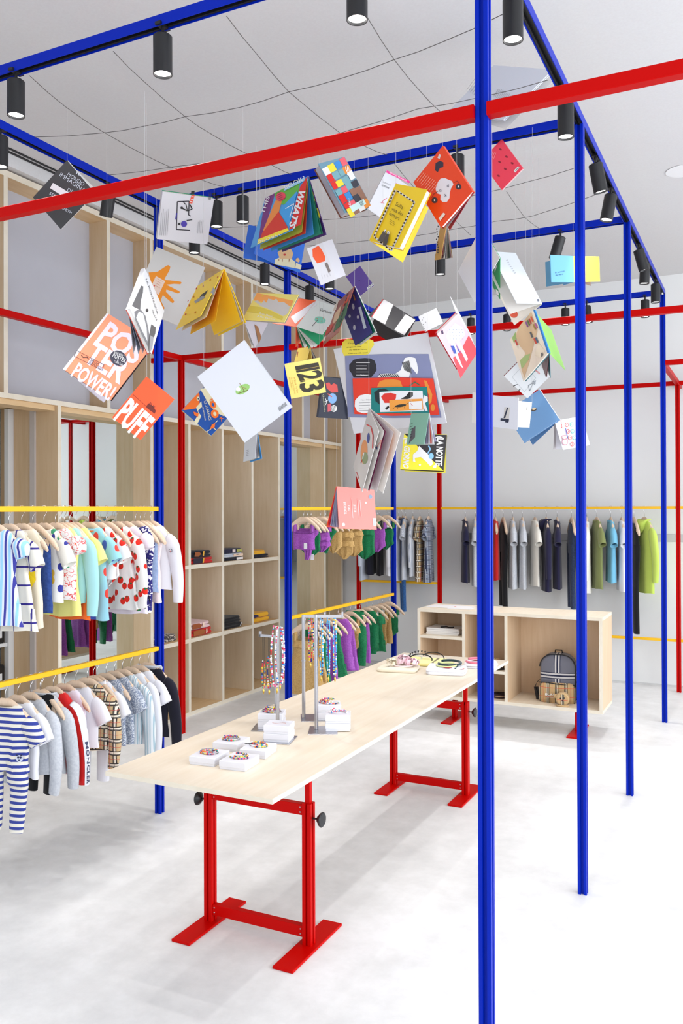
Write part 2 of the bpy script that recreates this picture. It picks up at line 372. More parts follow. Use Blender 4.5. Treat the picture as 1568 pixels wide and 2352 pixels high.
for y0, y1 in ((2.5, 3.5), (3.5, 4.5), (4.5, 5.5), (7.5, 8.5), (8.5, 8.93)):
    if y0 != 3.5: sp(MB().box(MX-.006, y0+T2+.001, .035, MX, y1-T2-.001, 2.44), 'mirror', MIR)
    sp(MB().box(MX-.01, y0+T2, 2.44, FX-.03, y1-T2, 2.475), 'header', PLYH)
    sp(MB().box(MX-.002, y0+T2+.001, 2.405, MX+.018, y0+T2+.018, 2.438), 'hinge', CHR)
sp(MB().box(-4.65, 4.468, .035, -4.605, 4.4835, 2.47), 'door_track', mat('aluminium_track', (196, 188, 184), .45))
# ---------------------------------------------------------------- long table
RS = [2.835+.21, 5.05]
tx = [-2.13, -1.655]
tb = empty('display_table', (-1.888, 4.035, 0), 'long pale birch table top on red adjustable trestles in the middle of the shop', 'table')
TP = []
o = MB(); o.bbox(-2.255, 2.54, .742, -1.52, 5.53, .76, .0015, 0); o.box(-2.2551, 2.5395, .7425, -1.5199, 2.5401, .7595, 1); o.box(-1.5201, 2.5395, .7425, -1.5195, 5.5305, .7595, 1)
o = o.build('table_top', [PLYT, EDGE], tb); rel(o, tb)
def trestle(xs, yc, top, parent, zpost=.575, knob=True, ph=None):
    for k, x in enumerate(xs):
        mb = MB(); mb.bbox(x-.045, yc-.21, 0, x+.045, yc+.21, .011, .002); f = mb.build('foot', RED, parent); rel(f, parent)
        p = MB(); p.prism(slot_poly(.04, .009, .009), (x, yc, .011), (x, yc, zpost), (1, 0, 0), (0, 1, 0)); p = p.build('post', RED, parent); rel(p, parent)
        sgn = 1 if k else -1
        t_ = MB().bbox(x-.011, yc-.011, zpost-.02, x+.011, yc+.011, top, .001).build('inner_tube', RED, parent); rel(t_, parent)
        if knob:
            kb = MB().lathe([(.004, 0), (.004, .02), (.012, .022), (.02, .03), (.026, .034), (.03, .042), (.026, .046), (0, .047)], (x+sgn*.02, yc, zpost-.06), 20, (sgn, 0, 0)).build('knob', BLK, parent, True, sharp=35); rel(kb, parent)
    for z, n in ((zpost-.028, 'top_rail'), (.06, 'bottom_rail')):
        b = MB(); b.bbox(xs[0]+.02, yc-.015, z-.022, xs[1]-.02, yc+.015, z+.022, .0015); b = b.build(n, RED, parent); rel(b, parent)
        sc = MB()
        for x in (xs[0]+.03, xs[1]-.03):
            for dz in (-.01, .01): sc.lathe([(0, 0), (.0035, 0), (.0028, .0015), (0, .002)], (x, yc-.015, z+dz), 10, (0, -1, 0))
        sc = sc.build('screw_heads', CHR, b); 
for yc in RS: trestle(tx, yc, .742, tb)
# ---------------------------------------------------------------- sideboard
sb = empty('sideboard', (-1.865, 6.91, 0), 'low open birch sideboard on red feet behind the table, holding a backpack', 'cabinet')
X0, X1, Y0, Y1, Z0, Z1, t = -2.607, -1.118, 6.7, 7.13, .197, .925, .0125
def sbp(mb, name, m_): o = mb.build(name, m_, sb); rel(o, sb)
PS = mat('pale_birch_panel', (216, 186, 152), .5, build=wood_nodes((208, 176, 140), (222, 194, 162), (9, 9, 1)))
def slab(name, x0, y0, z0, x1, y1, z1, m_):
    mb = MB(); mb.box(x0, y0, z0, x1, y1, z1, 0); mb.box(x0, y0-.0008, z0, x1, y0, z1, 1); sbp(mb, name, [m_, EDGE])
slab('top_board', X0, Y0, Z1-2*t, X1, Y1, Z1, PLYT)
slab('bottom_board', X0, Y0, Z0, X1, Y1, Z0+2*t, PLYT)
slab('side_panel', X0, Y0, Z0+2*t, X0+2*t, Y1, Z1-2*t, PS); slab('side_panel', X1-2*t, Y0, Z0+2*t, X1, Y1, Z1-2*t, PS)
mb = MB(); mb.box(X0+2*t, Y1-.012, Z0+2*t, X1-2*t, Y1-.004, Z1-2*t); sbp(mb, 'back_panel', PS)
slab('divider', -2.222, Y0+.001, Z0+2*t, -2.198, Y1-.012, Z1-2*t, PS); slab('divider', -1.872, Y0+.001, Z0+2*t, -1.848, Y1-.012, Z1-2*t, PS)
slab('shelf', X0+2*t, Y0+.001, .685, -2.222, Y1-.012, .707, PLYT); slab('shelf', -2.198, Y0+.001, .436, -1.872, Y1-.012, .458, PLYT)
for x in (-2.35, -1.34):
    mb = MB(); mb.bbox(x-.045, 6.66, 0, x+.045, 7.11, .011, .002); sbp(mb, 'foot', RED)
    mb = MB(); mb.prism(slot_poly(.04, .009, .009), (x, 6.89, .011), (x, 6.89, .15), (1, 0, 0), (0, 1, 0)); sbp(mb, 'post', RED)
    mb = MB(); mb.bbox(x-.011, 6.879, .14, x+.011, 6.901, Z0, .001); sbp(mb, 'inner_tube', RED)
# ---------------------------------------------------------------- hanging books
from mathutils.geometry import tessellate_polygon
def px(p):
    d = Vector(p)-EYE; z = d.dot(FW); return (784+FPX*d.dot(RT)/z, CY-FPX*d.dot(UP)/z)
def colm(rgb, rough=.55):
    return mat('print_%d_%d_%d' % tuple(rgb), rgb, rough)
PAPER = mat('white_paper', (232, 230, 226), .75); PAPER2 = mat('cream_paper', (222, 214, 198), .75); THR = mat('nylon_thread', (200, 200, 200), .4)
PAPER3 = mat('grey_paper', (190, 188, 194), .75)
def pose(S0, S1, E0, D, asp, sgn):
    """3-D rectangle (spine S0-S1, outer corner E0) whose picture has these corners"""
    k = D/FPX; b = Vector((S1[0]-S0[0], -(S1[1]-S0[1])))*k; a = Vector((E0[0]-S0[0], -(E0[1]-S0[1])))*k
    c = a.dot(b); A = a.length_squared; B_ = b.length_squared; r2 = asp*asp; q = A-r2*B_
    p = (-q+sqrt(q*q+4*r2*c*c))/2
    if p < 1e-9: az = 0; bz = sqrt(max(0, A/r2-B_))
    else: az = sgn*sqrt(p); bz = -c/az
    P0 = at(*S0, D=D)
    toV = lambda v, z: RT*v.x+UP*v.y+FW*z
    # keep the pictured corner positions exact in perspective
    P1 = at(*S1, D=D+bz); Q0 = at(*E0, D=D+az)
    s = P1-P0; e = Q0-P0; e2 = e-s.normalized()*e.dot(s.normalized()); return P0, P1, P0+e2.normalized()*e.length
def sheet(mb, P0, P1, Q0, n, t, mi=0, off=0.0, ins=0.0, curve=0.0):
    """thin board with corner P0, edges to P1 and Q0, thickness t along n; optional curl"""
    s = P1-P0; e = Q0-P0; sl, el = s.length, e.length; su_, eu = s/sl, e/el
    a = P0+n*off+su_*ins; s2 = su_*(sl-2*ins); e2 = eu*(el-ins); K = 5 if curve else 1; rows = []
    for i in range(K+1):
        f = i/K; o = n*(curve*sin(f*pi*.5)*f)
        p = a+e2*f+o; rows.append([p, p+s2, p+s2+n*t, p+n*t])
    mb.grid(rows, mi, True); b = len(mb.v)
    mb.add(rows[0], [(0, 1, 2, 3)], mi); mb.add(rows[-1], [(3, 2, 1, 0)], mi)
class Art:
    def __init__(s, P0, n, off): s.P0 = P0; s.n = n; s.off = off; s.mb = MB(); s.mats = []; s.l = 0
    def mi(s, rgb):
        m_ = colm(rgb)
        if m_ not in s.mats: s.mats.append(m_)
        return s.mats.index(m_)
    def on(s, u, v):
        d = ray(u, v); t = (s.P0-EYE).dot(s.n)/d.dot(s.n); return EYE+d*t
    def layer(s): s.l += 1; return s.n*(-(s.off+.00025*s.l))
    def poly(s, rgb, pts):
        P = [s.on(*p) for p in pts]; o = s.layer(); tr = tessellate_polygon([P]); s.mb.add([p+o for p in P], [tuple(t) for t in tr], s.mi(rgb))
    def ell(s, rgb, c, rx, ry, rot=0, n=14):
        a = radians(rot); s.poly(rgb, [(c[0]+rx*cos(2*pi*k/n)*cos(a)-ry*sin(2*pi*k/n)*sin(a), c[1]+rx*cos(2*pi*k/n)*sin(a)+ry*sin(2*pi*k/n)*cos(a)) for k in range(n)])
    def line(s, rgb, pts, w=1.0):
        o = s.layer(); mi = s.mi(rgb)
        for (x0, y0), (x1, y1) in zip(pts, pts[1:]):
            L = math.hypot(x1-x0, y1-y0) or 1; nx, ny = -(y1-y0)/L*w/2, (x1-x0)/L*w/2
            s.mb.add([s.on(x0+nx, y0+ny)+o, s.on(x1+nx, y1+ny)+o, s.on(x1-nx, y1-ny)+o, s.on(x0-nx, y0-ny)+o], [(0, 1, 2, 3)], mi)
    def text(s, rgb, txt, a, b, c, bold=0.0):
        A, B_, C_ = s.on(*a), s.on(*b), s.on(*c); vs, fs, _ = text_geo(txt, bold); o = s.layer()
        s.mb.add([A+(B_-A)*x+(C_-A)*y+o for x, y in vs], fs, s.mi(rgb))
    def lines(s, rgb, a, b, step, n, w=1.0, jit=.25):
        """rows of illegible small print"""
        for k in range(n):
            f = 1-jit*random.random(); x, y = a[0]+step[0]*k, a[1]+step[1]*k
            s.line(rgb, [(x, y), (x+(b[0]-a[0])*f, y+(b[1]-a[1])*f)], w)
    def draw(s, items):
        for it in items: getattr(s, it[0])(*it[1:])
    def build(s, parent, name='cover_print'):
        if s.mb.v: s.mb.build(name, s.mats, parent)
BOOKS = []
DBG = []
def flap_angle(P0, P1, Q0, tg, adj):
    a = (P1-P0).normalized(); w_ = (Q0-P0).length; e = (Q0-P0)/w_; f = a.cross(e)
    if f.dot(P0-EYE) < 0: f = -f
    base = (P0, P1)[adj]; best = None
    for k in range(2, 200):
        an = radians(k); q = px(base+(e*cos(an)+f*sin(an))*w_); er = math.hypot(q[0]-tg[0], q[1]-tg[1])
        if best is None or er < best[0]: best = (er, an)
    return best
def book(label, S0, S1, E0, D, asp=.8, rgb=(235, 235, 235), sgn=1, t=.012, back=None, spine=None, art=(), flaps=(), pages=PAPER, closed=True, soft=False, hang=None, ft=.0022, cover_part='front_cover'):
    if flaps:
        best = None
        for sg, am in [(g, m_) for m_ in (1, .9, 1.1, .8, 1.22, .7, 1.36, .6, 1.55, 1.8) for g in (sgn, -sgn)]:
            P0, P1, Q0 = pose(S0, S1, E0, D, asp*am, sg); er = abs(math.log(am))*4
            for fd in flaps: er += min(flap_angle(P0, P1, Q0, fd[0], fd[1])[0], 60)
            if best is None or er < best[0]-1: best = (er, sg, asp*am)
        sgn, asp = best[1:]
        DBG.append((label[:40], round(best[0]/len(flaps), 1)))
    P0, P1, Q0 = pose(S0, S1, E0, D, asp, sgn)
    a = (P1-P0).normalized(); e = (Q0-P0).normalized(); n = a.cross(e).normalized(); w_ = (Q0-P0).length; Lg = (P1-P0).length
    if n.dot(P0-EYE) < 0: n = -n                          # n points away from the camera
    Q1 = Q0+(P1-P0); org = (P0+P1+Q0+Q1)/4; org.z = min(p.z for p in (P0, P1, Q0, Q1))
    root = empty('hanging_book', org, label, 'book', 'books hanging on threads from the blue frame')
    T_ = Matrix.Translation(-org)
    def put(mb, name, m_, parent=root):
        mb.v = [tuple(Vector(p)-org) for p in mb.v]; return mb.build(name, m_, parent)
    if min(rgb) > 215: rgb = tuple(int(c*.93) for c in rgb)
    cm = colm(rgb, .35 if not soft else .55)
    mb = MB(); sheet(mb, P0, P1, Q0, n, ft); fc = put(mb, cover_part, cm)
    if art:
        A = Art(P0, n, .0002); A.draw(art); A.mb.v = [tuple(Vector(p)-org) for p in A.mb.v]; A.build(root if False else fc)
    if closed:
        mb = MB(); sheet(mb, P0+e*.002, P1+e*.002, Q0-e*.003, n, t, 0, ft, .003); put(mb, 'page_block', pages)
        mb = MB(); sheet(mb, P0, P1, Q0, n, ft, 0, ft+t); put(mb, 'back_cover', colm(back or rgb, .4))
        mb = MB(); q = P0-e*.0015; sheet(mb, q, q+(P1-P0), q+n*(t+2*ft), e, .0016); put(mb, 'spine', colm(spine or rgb, .4))
    f = n
    for fd in flaps:
        tg, adj = fd[0], fd[1]; frgb = fd[2]; th = fd[3] if len(fd) > 3 else .0022; fart = fd[4] if len(fd) > 4 else None; fname = fd[5] if len(fd) > 5 else ('back_cover' if th > .0015 else 'page')
        best = flap_angle(P0, P1, Q0, tg, adj)
        an = best[1]; ed = e*cos(an)+f*sin(an); nn = a.cross(ed).normalized()
        if nn.dot(P0-EYE) < 0: nn = -nn
        sh_ = n*(ft*.8) if not closed else n*(ft+t*.5)
        mb = MB(); sheet(mb, P0+sh_, P1+sh_, P0+ed*w_*(1 if th > .0015 else .975)+sh_, nn, th, 0, 0, .0 if th > .0015 else .003, 0 if th > .0015 else random.uniform(-.006, .006))
        fo = put(mb, fname, colm(frgb, .6) if isinstance(frgb, tuple) else frgb)
        if fart:
            A = Art(P0+sh_, nn, .0002+(.006 if th <= .0015 else 0)*0); A.draw(fart); A.mb.v = [tuple(Vector(p)-org) for p in A.mb.v]; A.build(fo, 'page_print')
    hp = px(hang) if hang and len(hang) == 3 else None
    top = max((P0, P1, Q0, Q1), key=lambda p: p.z)
    if hang: top = at(*hang, D=D+.01)
    mb = MB(); mb.tube([Vector((top.x, top.y, 3.5)), top+Vector((0, 0, -.002))], .0006, 4); put(mb, 'thread', THR)
    BOOKS.append(root); return root
K_ = (30, 30, 32); W_ = (240, 240, 240); OR = (244, 84, 28); G_ = (120, 120, 125)
LINE = (70, 70, 75)
book('black notebook-like book with white hand lettering, half behind the red beam', (154, 369), (76, 454), (229, 430), 3.75, .86, (52, 52, 54), -1, .006, back=W_, art=[
    ('text', (200, 205, 215), 'IL', (174, 399), (187, 406), (179, 392)), ('text', (200, 205, 215), 'MONDO', (153, 403), (190, 428), (159, 395)),
    ('text', (200, 205, 215), 'IMMAGINARIO', (136, 404), (212, 456), (141, 395)), ('text', (200, 205, 215), 'DI', (154, 438), (163, 443), (158, 431)),
    ('poly', (225, 220, 222), [(122, 420), (172, 450), (166, 464), (115, 432)]), ('text', (200, 205, 215), 'SERIVE', (113, 446), (142, 462), (116, 440)), ('text', (200, 205, 215), 'KEITH SMITH', (120, 466), (163, 492), (123, 460))],
    flaps=[((152, 525), 1, PAPER, .0006), ((148, 528), 1, PAPER, .0006)], hang=(154, 369))
book('white book with a sideways sketch of two football players, thick pages and green back', (374, 440), (361, 549), (493, 433), 4.2, 1.02, (226, 224, 230), 1, .022, back=(20, 150, 110), pages=PAPER2, art=[
    ('line', (30, 25, 40), [(407, 463), (405, 527), (436, 529)], 2.2), ('line', (30, 25, 40), [(407, 463), (434, 462), (433, 494), (438, 496)], 2.2), ('poly', (60, 50, 150), [(404, 489), (407, 489), (405, 505), (402, 504)]),
    ('poly', K_, [(439, 438), (447, 438), (446, 446), (438, 446)]), ('poly', (225, 90, 70), [(440, 447), (447, 448), (441, 468), (434, 466)]), ('line', W_, [(440, 451), (446, 452)], 1.2), ('line', W_, [(438, 457), (444, 459)], 1.2), ('line', W_, [(436, 462), (442, 464)], 1.2),
    ('ell', K_, (417, 477), 3, 3), ('line', K_, [(418, 478), (430, 484), (441, 480), (436, 470)], 2.5), ('line', K_, [(430, 484), (427, 470), (420, 463)], 1.8), ('ell', (70, 55, 160), (422, 514), 7, 7), ('ell', K_, (411, 514), 2.5, 2.5), ('line', K_, [(428, 506), (441, 504)], 2),
    ('lines', G_, (367, 540), (371, 478), (4, 0), 5, .7), ('lines', G_, (453, 535), (455, 505), (3.5, 0), 4, .6), ('lines', K_, (478, 458), (478, 440), (1.6, 0), 4, .8)])
book('large white sheet-thin book with a printed orange hand, behind the narrow mountain book', (360, 567), (300, 703), (467, 622), 4.55, .76, (226, 222, 218), 1, .003, art=[
    ('poly', (236, 142, 32), [(341, 626), (362, 624), (380, 612), (386, 609), (391, 613), (389, 621), (378, 640), (378, 643), (400, 645), (415, 647), (417, 650), (414, 653), (400, 652), (382, 654), (402, 664), (412, 669), (413, 673), (408, 674), (382, 665), (381, 670), (394, 684), (400, 692), (397, 697), (390, 692), (374, 678), (369, 690), (378, 708), (373, 713), (366, 706), (357, 686), (350, 660)]),
    ('poly', (232, 206, 190), [(358, 634), (379, 646), (364, 678), (345, 662)]), ('line', (220, 60, 40), [(353, 655), (355, 658)], 2.5), ('lines', (200, 120, 90), (361, 640), (375, 648), (-2, 5), 4, .6)])
book('white book with grey mountain shapes titled La montagna, narrow and hanging by its spine', (333, 616), (299, 709), (374, 721), 3.6, .9, (240, 240, 242), -1, .014, spine=(245, 245, 245), back=(190, 60, 40), art=[
    ('poly', (96, 96, 98), [(324, 656), (329, 658), (328, 672), (323, 692), (322, 712), (309, 706), (303, 702), (313, 680)]), ('poly', (120, 120, 124), [(319, 710), (326, 714), (334, 726), (338, 744), (344, 776), (341, 800), (325, 770), (310, 735), (308, 716)]),
    ('poly', (205, 206, 208), [(318, 716), (328, 720), (336, 752), (338, 784), (322, 752), (312, 730)]), ('poly', (90, 90, 92), [(347, 745), (357, 752), (356, 766), (344, 800), (342, 812), (338, 795)]), ('poly', (150, 150, 154), [(344, 770), (352, 775), (349, 800), (342, 812)]), ('ell', (60, 60, 62), (337, 713), 3, 4),
    ('text', (70, 70, 72), 'LA MONTAGNA', (334, 642), (360, 722), (337, 640)), ('text', (70, 70, 72), 'PIRATA', (347, 712), (358, 738), (350, 711))],
    flaps=[((322, 819), 1, (120, 130, 150), .0006), ((315, 812), 1, PAPER3, .0006), ((330, 818), 1, PAPER3, .0006)])
book('neon orange book titled Poster power in huge pale letters with a dark round sticker', (246, 719), (145, 848), (350, 793), 3.9, .80, (255, 150, 112), 1, .009, spine=(232, 226, 226), back=(40, 34, 40), soft=True, art=[
    ('poly', (228, 222, 226), [(246, 719), (250, 721), (150, 852), (145, 848)]),
    ('text', (226, 216, 234), 'POS', (221, 781), (309, 838), (254, 737), .03), ('text', (226, 216, 234), 'TER', (189, 827), (276, 882), (220, 781), .03), ('text', (226, 216, 234), 'POWER!', (162, 862), (250, 920), (182, 832), .03),
    ('ell', (52, 52, 70), (272, 823), 20, 17, 30), ('text', W_, 'FANTASTICI', (262, 812), (284, 822), (264, 806)), ('text', W_, 'POSTER', (258, 820), (287, 834), (262, 811)), ('text', W_, '&', (268, 832), (272, 834), (270, 826)), ('text', W_, 'Cosma Scalli', (262, 832), (281, 841), (264, 827)),
    ('line', K_, [(177, 806), (239, 838), (235, 851), (170, 818), (177, 806)], .9), ('line', K_, [(187, 816), (192, 822), (200, 821), (205, 826)], 1.6), ('text', K_, 'SASSA', (208, 829), (228, 840), (210, 824)), ('text', K_, 'BORALEVICH', (205, 834), (233, 849), (207, 829))],
    flaps=[((238, 932), 1, (205, 198, 210), .0006), ((230, 926), 1, (212, 206, 212), .0006)])
book('orange book titled Puff in tall white letters, hanging low left of the red post', (337, 865), (258, 959), (399, 919), 3.7, .68, (246, 84, 30), 1, .014, back=(240, 70, 40), art=[
    ('text', W_, 'PUFF', (261, 961), (318, 1011), (301, 912), .035), ('line', (120, 30, 10), [(304, 905), (355, 950)], .9), ('poly', (110, 24, 8), [(338, 930), (342, 926), (352, 934), (358, 944), (355, 950), (346, 944), (336, 936)]),
    ('text', K_, 'PUF.', (343, 928), (356, 940), (345, 923))])
yb = (250, 208, 14)
book('yellow book hanging open like a tent with red marks and a black animal inside', (514, 617), (454, 656), (469, 719), 4.0, 1.35, yb, 1, closed=False, art=[
    ('poly', (50, 50, 40), [(478, 666), (463, 676), (456, 687), (470, 681)]), ('poly', (150, 150, 150), [(466, 679), (471, 684), (449, 697), (446, 692)]), ('poly', (170, 170, 170), [(490, 660), (495, 666), (490, 678), (484, 672)])] +
    [('line', (200, 40, 20), [(x, y), (x-2, y+4)], 1.6) for x, y in ((501, 634), (484, 641), (468, 655), (452, 661), (446, 680), (436, 700), (450, 716), (434, 690), (428, 720))],
    flaps=[((559, 729), 0, (250, 206, 18), .0022), ((556, 724), 0, (226, 222, 222), .0006), ((552, 727), 0, (245, 200, 24), .0006, [('ell', K_, (508, 684), 12, 26, 8), ('line', K_, [(528, 676), (521, 690), (512, 698)], 1.2), ('poly', K_, [(516, 680), (525, 681), (524, 690), (515, 689)])]), ((500, 724), 0, (245, 200, 24), .0006), ((477, 718), 0, (230, 226, 222), .0006), ((482, 716), 0, (215, 60, 50), .0006)])
book('multicoloured book titled What is wrong with this book, open like a tent', (708, 404), (609, 455), (690, 517), 3.75, .98, (60, 150, 215), 1, closed=False, art=[
    ('poly', (118, 40, 120), [(609, 455), (632, 443), (604, 540), (593, 552)]), ('poly', (96, 180, 60), [(630, 444), (690, 413), (686, 440), (656, 470), (636, 470)]), ('poly', (236, 140, 60), [(632, 462), (650, 452), (640, 490), (610, 530), (604, 530)]),
    ('poly', (216, 50, 30), [(602, 536), (640, 486), (662, 524), (596, 554)]), ('poly', (250, 228, 50), [(593, 550), (660, 524), (664, 530), (591, 562)]), ('poly', (222, 36, 24), [(690, 428), (707, 405), (692, 516), (664, 528)]), ('ell', (236, 70, 90), (645, 452), 12, 10, -30),
    ('poly', (60, 160, 226), [(652, 472), (684, 438), (664, 522), (642, 488)]), ('line', W_, [(656, 480), (676, 468), (666, 500)], 1.5), ('poly', (150, 205, 240), [(655, 432), (702, 407), (700, 416), (652, 440)]),
    ('text', W_, 'BOOK?', (656, 436), (703, 413), (652, 427)), ('text', W_, "WHAT'S", (690, 434), (665, 520), (703, 440), .04), ('text', W_, 'THIS', (608, 492), (621, 453), (600, 490)), ('text', W_, 'WRONG', (645, 536), (593, 555), (646, 542)), ('lines', (60, 30, 70), (634, 446), (648, 440), (2, 4), 5, .7)],
    flaps=[((749, 541), 0, (70, 36, 110), .0022), ((745, 540), 0, (40, 130, 100), .0006, [('poly', (240, 216, 60), [(712, 440), (718, 440), (724, 462), (716, 462)]), ('poly', (240, 216, 60), [(722, 478), (730, 478), (736, 500), (726, 502)])]), ((738, 539), 0, (44, 140, 108), .0006), ((720, 535), 0, (50, 150, 225), .0006), ((704, 528), 0, (200, 60, 50), .0006), ((697, 524), 0, (190, 186, 50), .0006)])
def collage():
    r = random.Random(5); cs = [(220, 40, 36), (60, 140, 210), (120, 170, 180), (240, 220, 60), (60, 150, 80), (60, 60, 70), (232, 96, 110), (150, 110, 90), (235, 235, 235), (240, 150, 60)]
    o = []
    for i in range(7):
        for j in range(4):
            f0, f1 = i/7+r.uniform(-.03, .03), (i+1)/7; g0, g1 = j/4+r.uniform(-.05, .03), (j+1)/4
            def q(f, g): f = min(max(f, .0), .99); g = min(max(g, .01), .99); return (738+(804-738)*f+(790.5-738)*g+(850.5-790.5-66)*f*g, 388+(503-388)*f+(360-388)*g)
            o.append(('poly', cs[r.randrange(len(cs))], [q(f0, g0), q(f1, g0), q(f1, g1), q(f0, g1)]))
    return o+[('poly', (205, 235, 235), [(801, 476), (833, 459), (839, 470), (808, 490)]), ('lines', K_, (823, 466), (828, 477), (2, -1), 4, .9), ('text', W_, 'SI', (790, 385), (795, 405), (798, 383)), ('text', W_, 'READ', (804, 478), (801, 458), (799, 478))]
book('thick paperback with a collage cover of small coloured blocks, pages facing left', (790.5, 360), (850.5, 471), (738, 388), 3.9, .56, (110, 150, 170), -1, .042, back=(120, 70, 50), pages=PAPER3, art=collage())
book('thin white book with a pink strip on top, behind the yellow book', (888, 391), (843, 479), (941, 416), 4.4, .66, (228, 228, 234), 1, .004, art=[
    ('poly', (232, 36, 140), [(888, 391), (941, 416), (939, 421), (886, 396)]), ('text', W_, 'BRUNO MUNARI', (894, 397), (932, 417), (895, 394)), ('text', G_, 'CONTATTI', (879, 419), (896, 427), (880, 416)), ('text', K_, 'ROVESCIARE', (876, 427), (893, 434), (877, 423)),
    ('line', (224, 60, 100), [(908, 420), (914, 425), (905, 432), (922, 432)], 1.1), ('line', (224, 60, 100), [(888, 455), (880, 460), (876, 467)], 1.1), ('line', (224, 60, 100), [(872, 464), (882, 467)], 1.1)])
def dashes(c, n):
    o = []; L = list(zip(c, c[1:]+c[:1]))
    for (x0, y0), (x1, y1) in L:
        o.append(('line', (236, 232, 214), [(x0, y0), (x1, y1)], 4.2)); m_ = max(3, int(math.hypot(x1-x0, y1-y0)/8))
        for k in range(m_):
            f = (k+.2)/m_; g = (k+.7)/m_; o.append(('line', (50, 30, 24), [(x0+(x1-x0)*f, y0+(y1-y0)*f), (x0+(x1-x0)*g, y0+(y1-y0)*g)], 3.2))
    return o
book('yellow hardback titled Sulla vita dei lemuri with a dashed border', (909, 422), (848, 552), (968, 458), 3.8, .5, (248, 210, 36), 1, .026, back=(240, 196, 20), art=dashes([(911, 438), (952, 465), (899, 577), (861, 545)], 10)+[
    ('text', (60, 50, 20), 'Sulla', (911, 474), (927, 484), (915, 466)), ('text', (60, 50, 20), 'vita dei', (902, 486), (927, 499), (905, 477)), ('text', (60, 50, 20), 'lemuri', (897, 496), (919, 509), (900, 487)),
    ('lines', (110, 90, 20), (899, 507), (912, 515), (-1, 4), 3, .8), ('poly', (90, 84, 78), [(884, 534), (890, 536), (889, 548), (883, 560), (873, 556), (875, 548)]), ('poly', (80, 74, 70), [(893, 538), (898, 540), (895, 556), (891, 569), (883, 564), (886, 552)]), ('ell', W_, (889, 534), 2.6, 3.6), ('ell', W_, (896, 538), 2.6, 3.6), ('ell', K_, (889, 535), 1, 1.3), ('ell', K_, (896, 539), 1, 1.3)],
    flaps=[((920, 599), 1, (240, 198, 24), .0022)])
book('big orange hardback with a white cloud shape and dark round creatures', (1016, 335), (1084, 440), (949, 419), 3.7, .87, (238, 70, 24), 1, .012, back=(150, 24, 30), art=[
    ('poly', (232, 226, 230), [(1006, 417), (1012, 410), (1022, 409), (1030, 413), (1038, 416), (1041, 424), (1036, 432), (1033, 442), (1032, 455), (1026, 464), (1016, 464), (1011, 458), (1012, 447), (1003, 444), (1000, 434), (1003, 424)]),
    ('poly', (50, 44, 60), [(1000, 375), (1010, 369), (1018, 373), (1018, 384), (1010, 386), (1005, 396), (999, 391)]), ('ell', (60, 50, 60), (998, 460), 7, 7), ('ell', (60, 50, 60), (1053, 429), 6.5, 6.5), ('ell', W_, (998, 460), 1.6, 2.4), ('ell', W_, (1053, 429), 1.6, 2.4), ('poly', (226, 210, 205), [(1005, 363), (1009, 354), (1013, 356), (1010, 366)]),
    ('line', (70, 40, 40), [(992, 455), (996, 446), (1006, 440)], .9), ('line', (70, 40, 40), [(1042, 420), (1050, 416), (1056, 424)], .9), ('line', (60, 60, 80), [(1010, 440), (1014, 440), (1013, 436), (1009, 437), (1010, 440)], .8), ('line', (60, 60, 80), [(1027, 428), (1031, 430), (1030, 424), (1027, 428)], .8), ('line', (60, 60, 80), [(1021, 446), (1026, 452)], .9), ('line', (60, 60, 80), [(1025, 447), (1022, 452)], .9),
    ('poly', (230, 215, 205), [(1008, 502), (1019, 489), (1024, 492), (1012, 508)]), ('lines', (250, 200, 170), (975, 396), (956, 420), (4, 3.2), 9, .7)],
    flaps=[((1030, 526), 1, (150, 30, 44), .0022), ((1024, 522), 1, PAPER3, .0006), ((1018, 522), 1, PAPER3, .0006)])
book('pink book with small dark insects and a barcode, right of the thick front post', (1151, 320), (1200, 387), (1105, 371), 4.1, .85, (246, 66, 90), 1, .006, back=PAPER and (232, 220, 222), art=[('ell', (150, 30, 50), c, 3.4, 2.2, 30) for c in ((1149, 343), (1163, 360), (1147, 372), (1160, 388), (1176, 375), (1145, 404))]+[
    ('poly', W_, [(1180, 392), (1190, 382), (1193, 386), (1183, 397)]), ('lines', K_, (1183, 393), (1186, 389), (2, -1.6), 4, .7), ('lines', (250, 190, 195), (1134, 365), (1140, 350), (-3, -2), 4, .7)])
book('large blank white open book near the ceiling, behind the thick front post', (1134, 150), (1028, 257), (1209, 210), 4.3, .72, (228, 232, 244), -1, .006, art=[('lines', G_, (1072, 206), (1092, 178), (4, 3), 8, .6), ('lines', G_, (1134, 222), (1148, 200), (3, 2), 9, .5)],
    flaps=[((1165, 300), 1, PAPER, .0006)])
lp = (206, 150, 30)
book('book with leopard spotted covers seen edge on, its pages hanging like a comb', (1012, 512), (1026, 508), (1006, 592), 4.2, 3.0, lp, -1, closed=False, art=[('ell', K_, (1004+random.uniform(-1.5, 3), 520+i*6), 1.3, 2) for i in range(11)],
    flaps=[((1040-i*2.6, 594-(i % 3)*3), 1, [(206, 150, 30), PAPER, (150, 60, 50), PAPER3, (70, 80, 70), PAPER2, (120, 120, 130), PAPER, (60, 60, 60), PAPER2, (180, 60, 50), PAPER3][i], .0006) for i in range(12)])
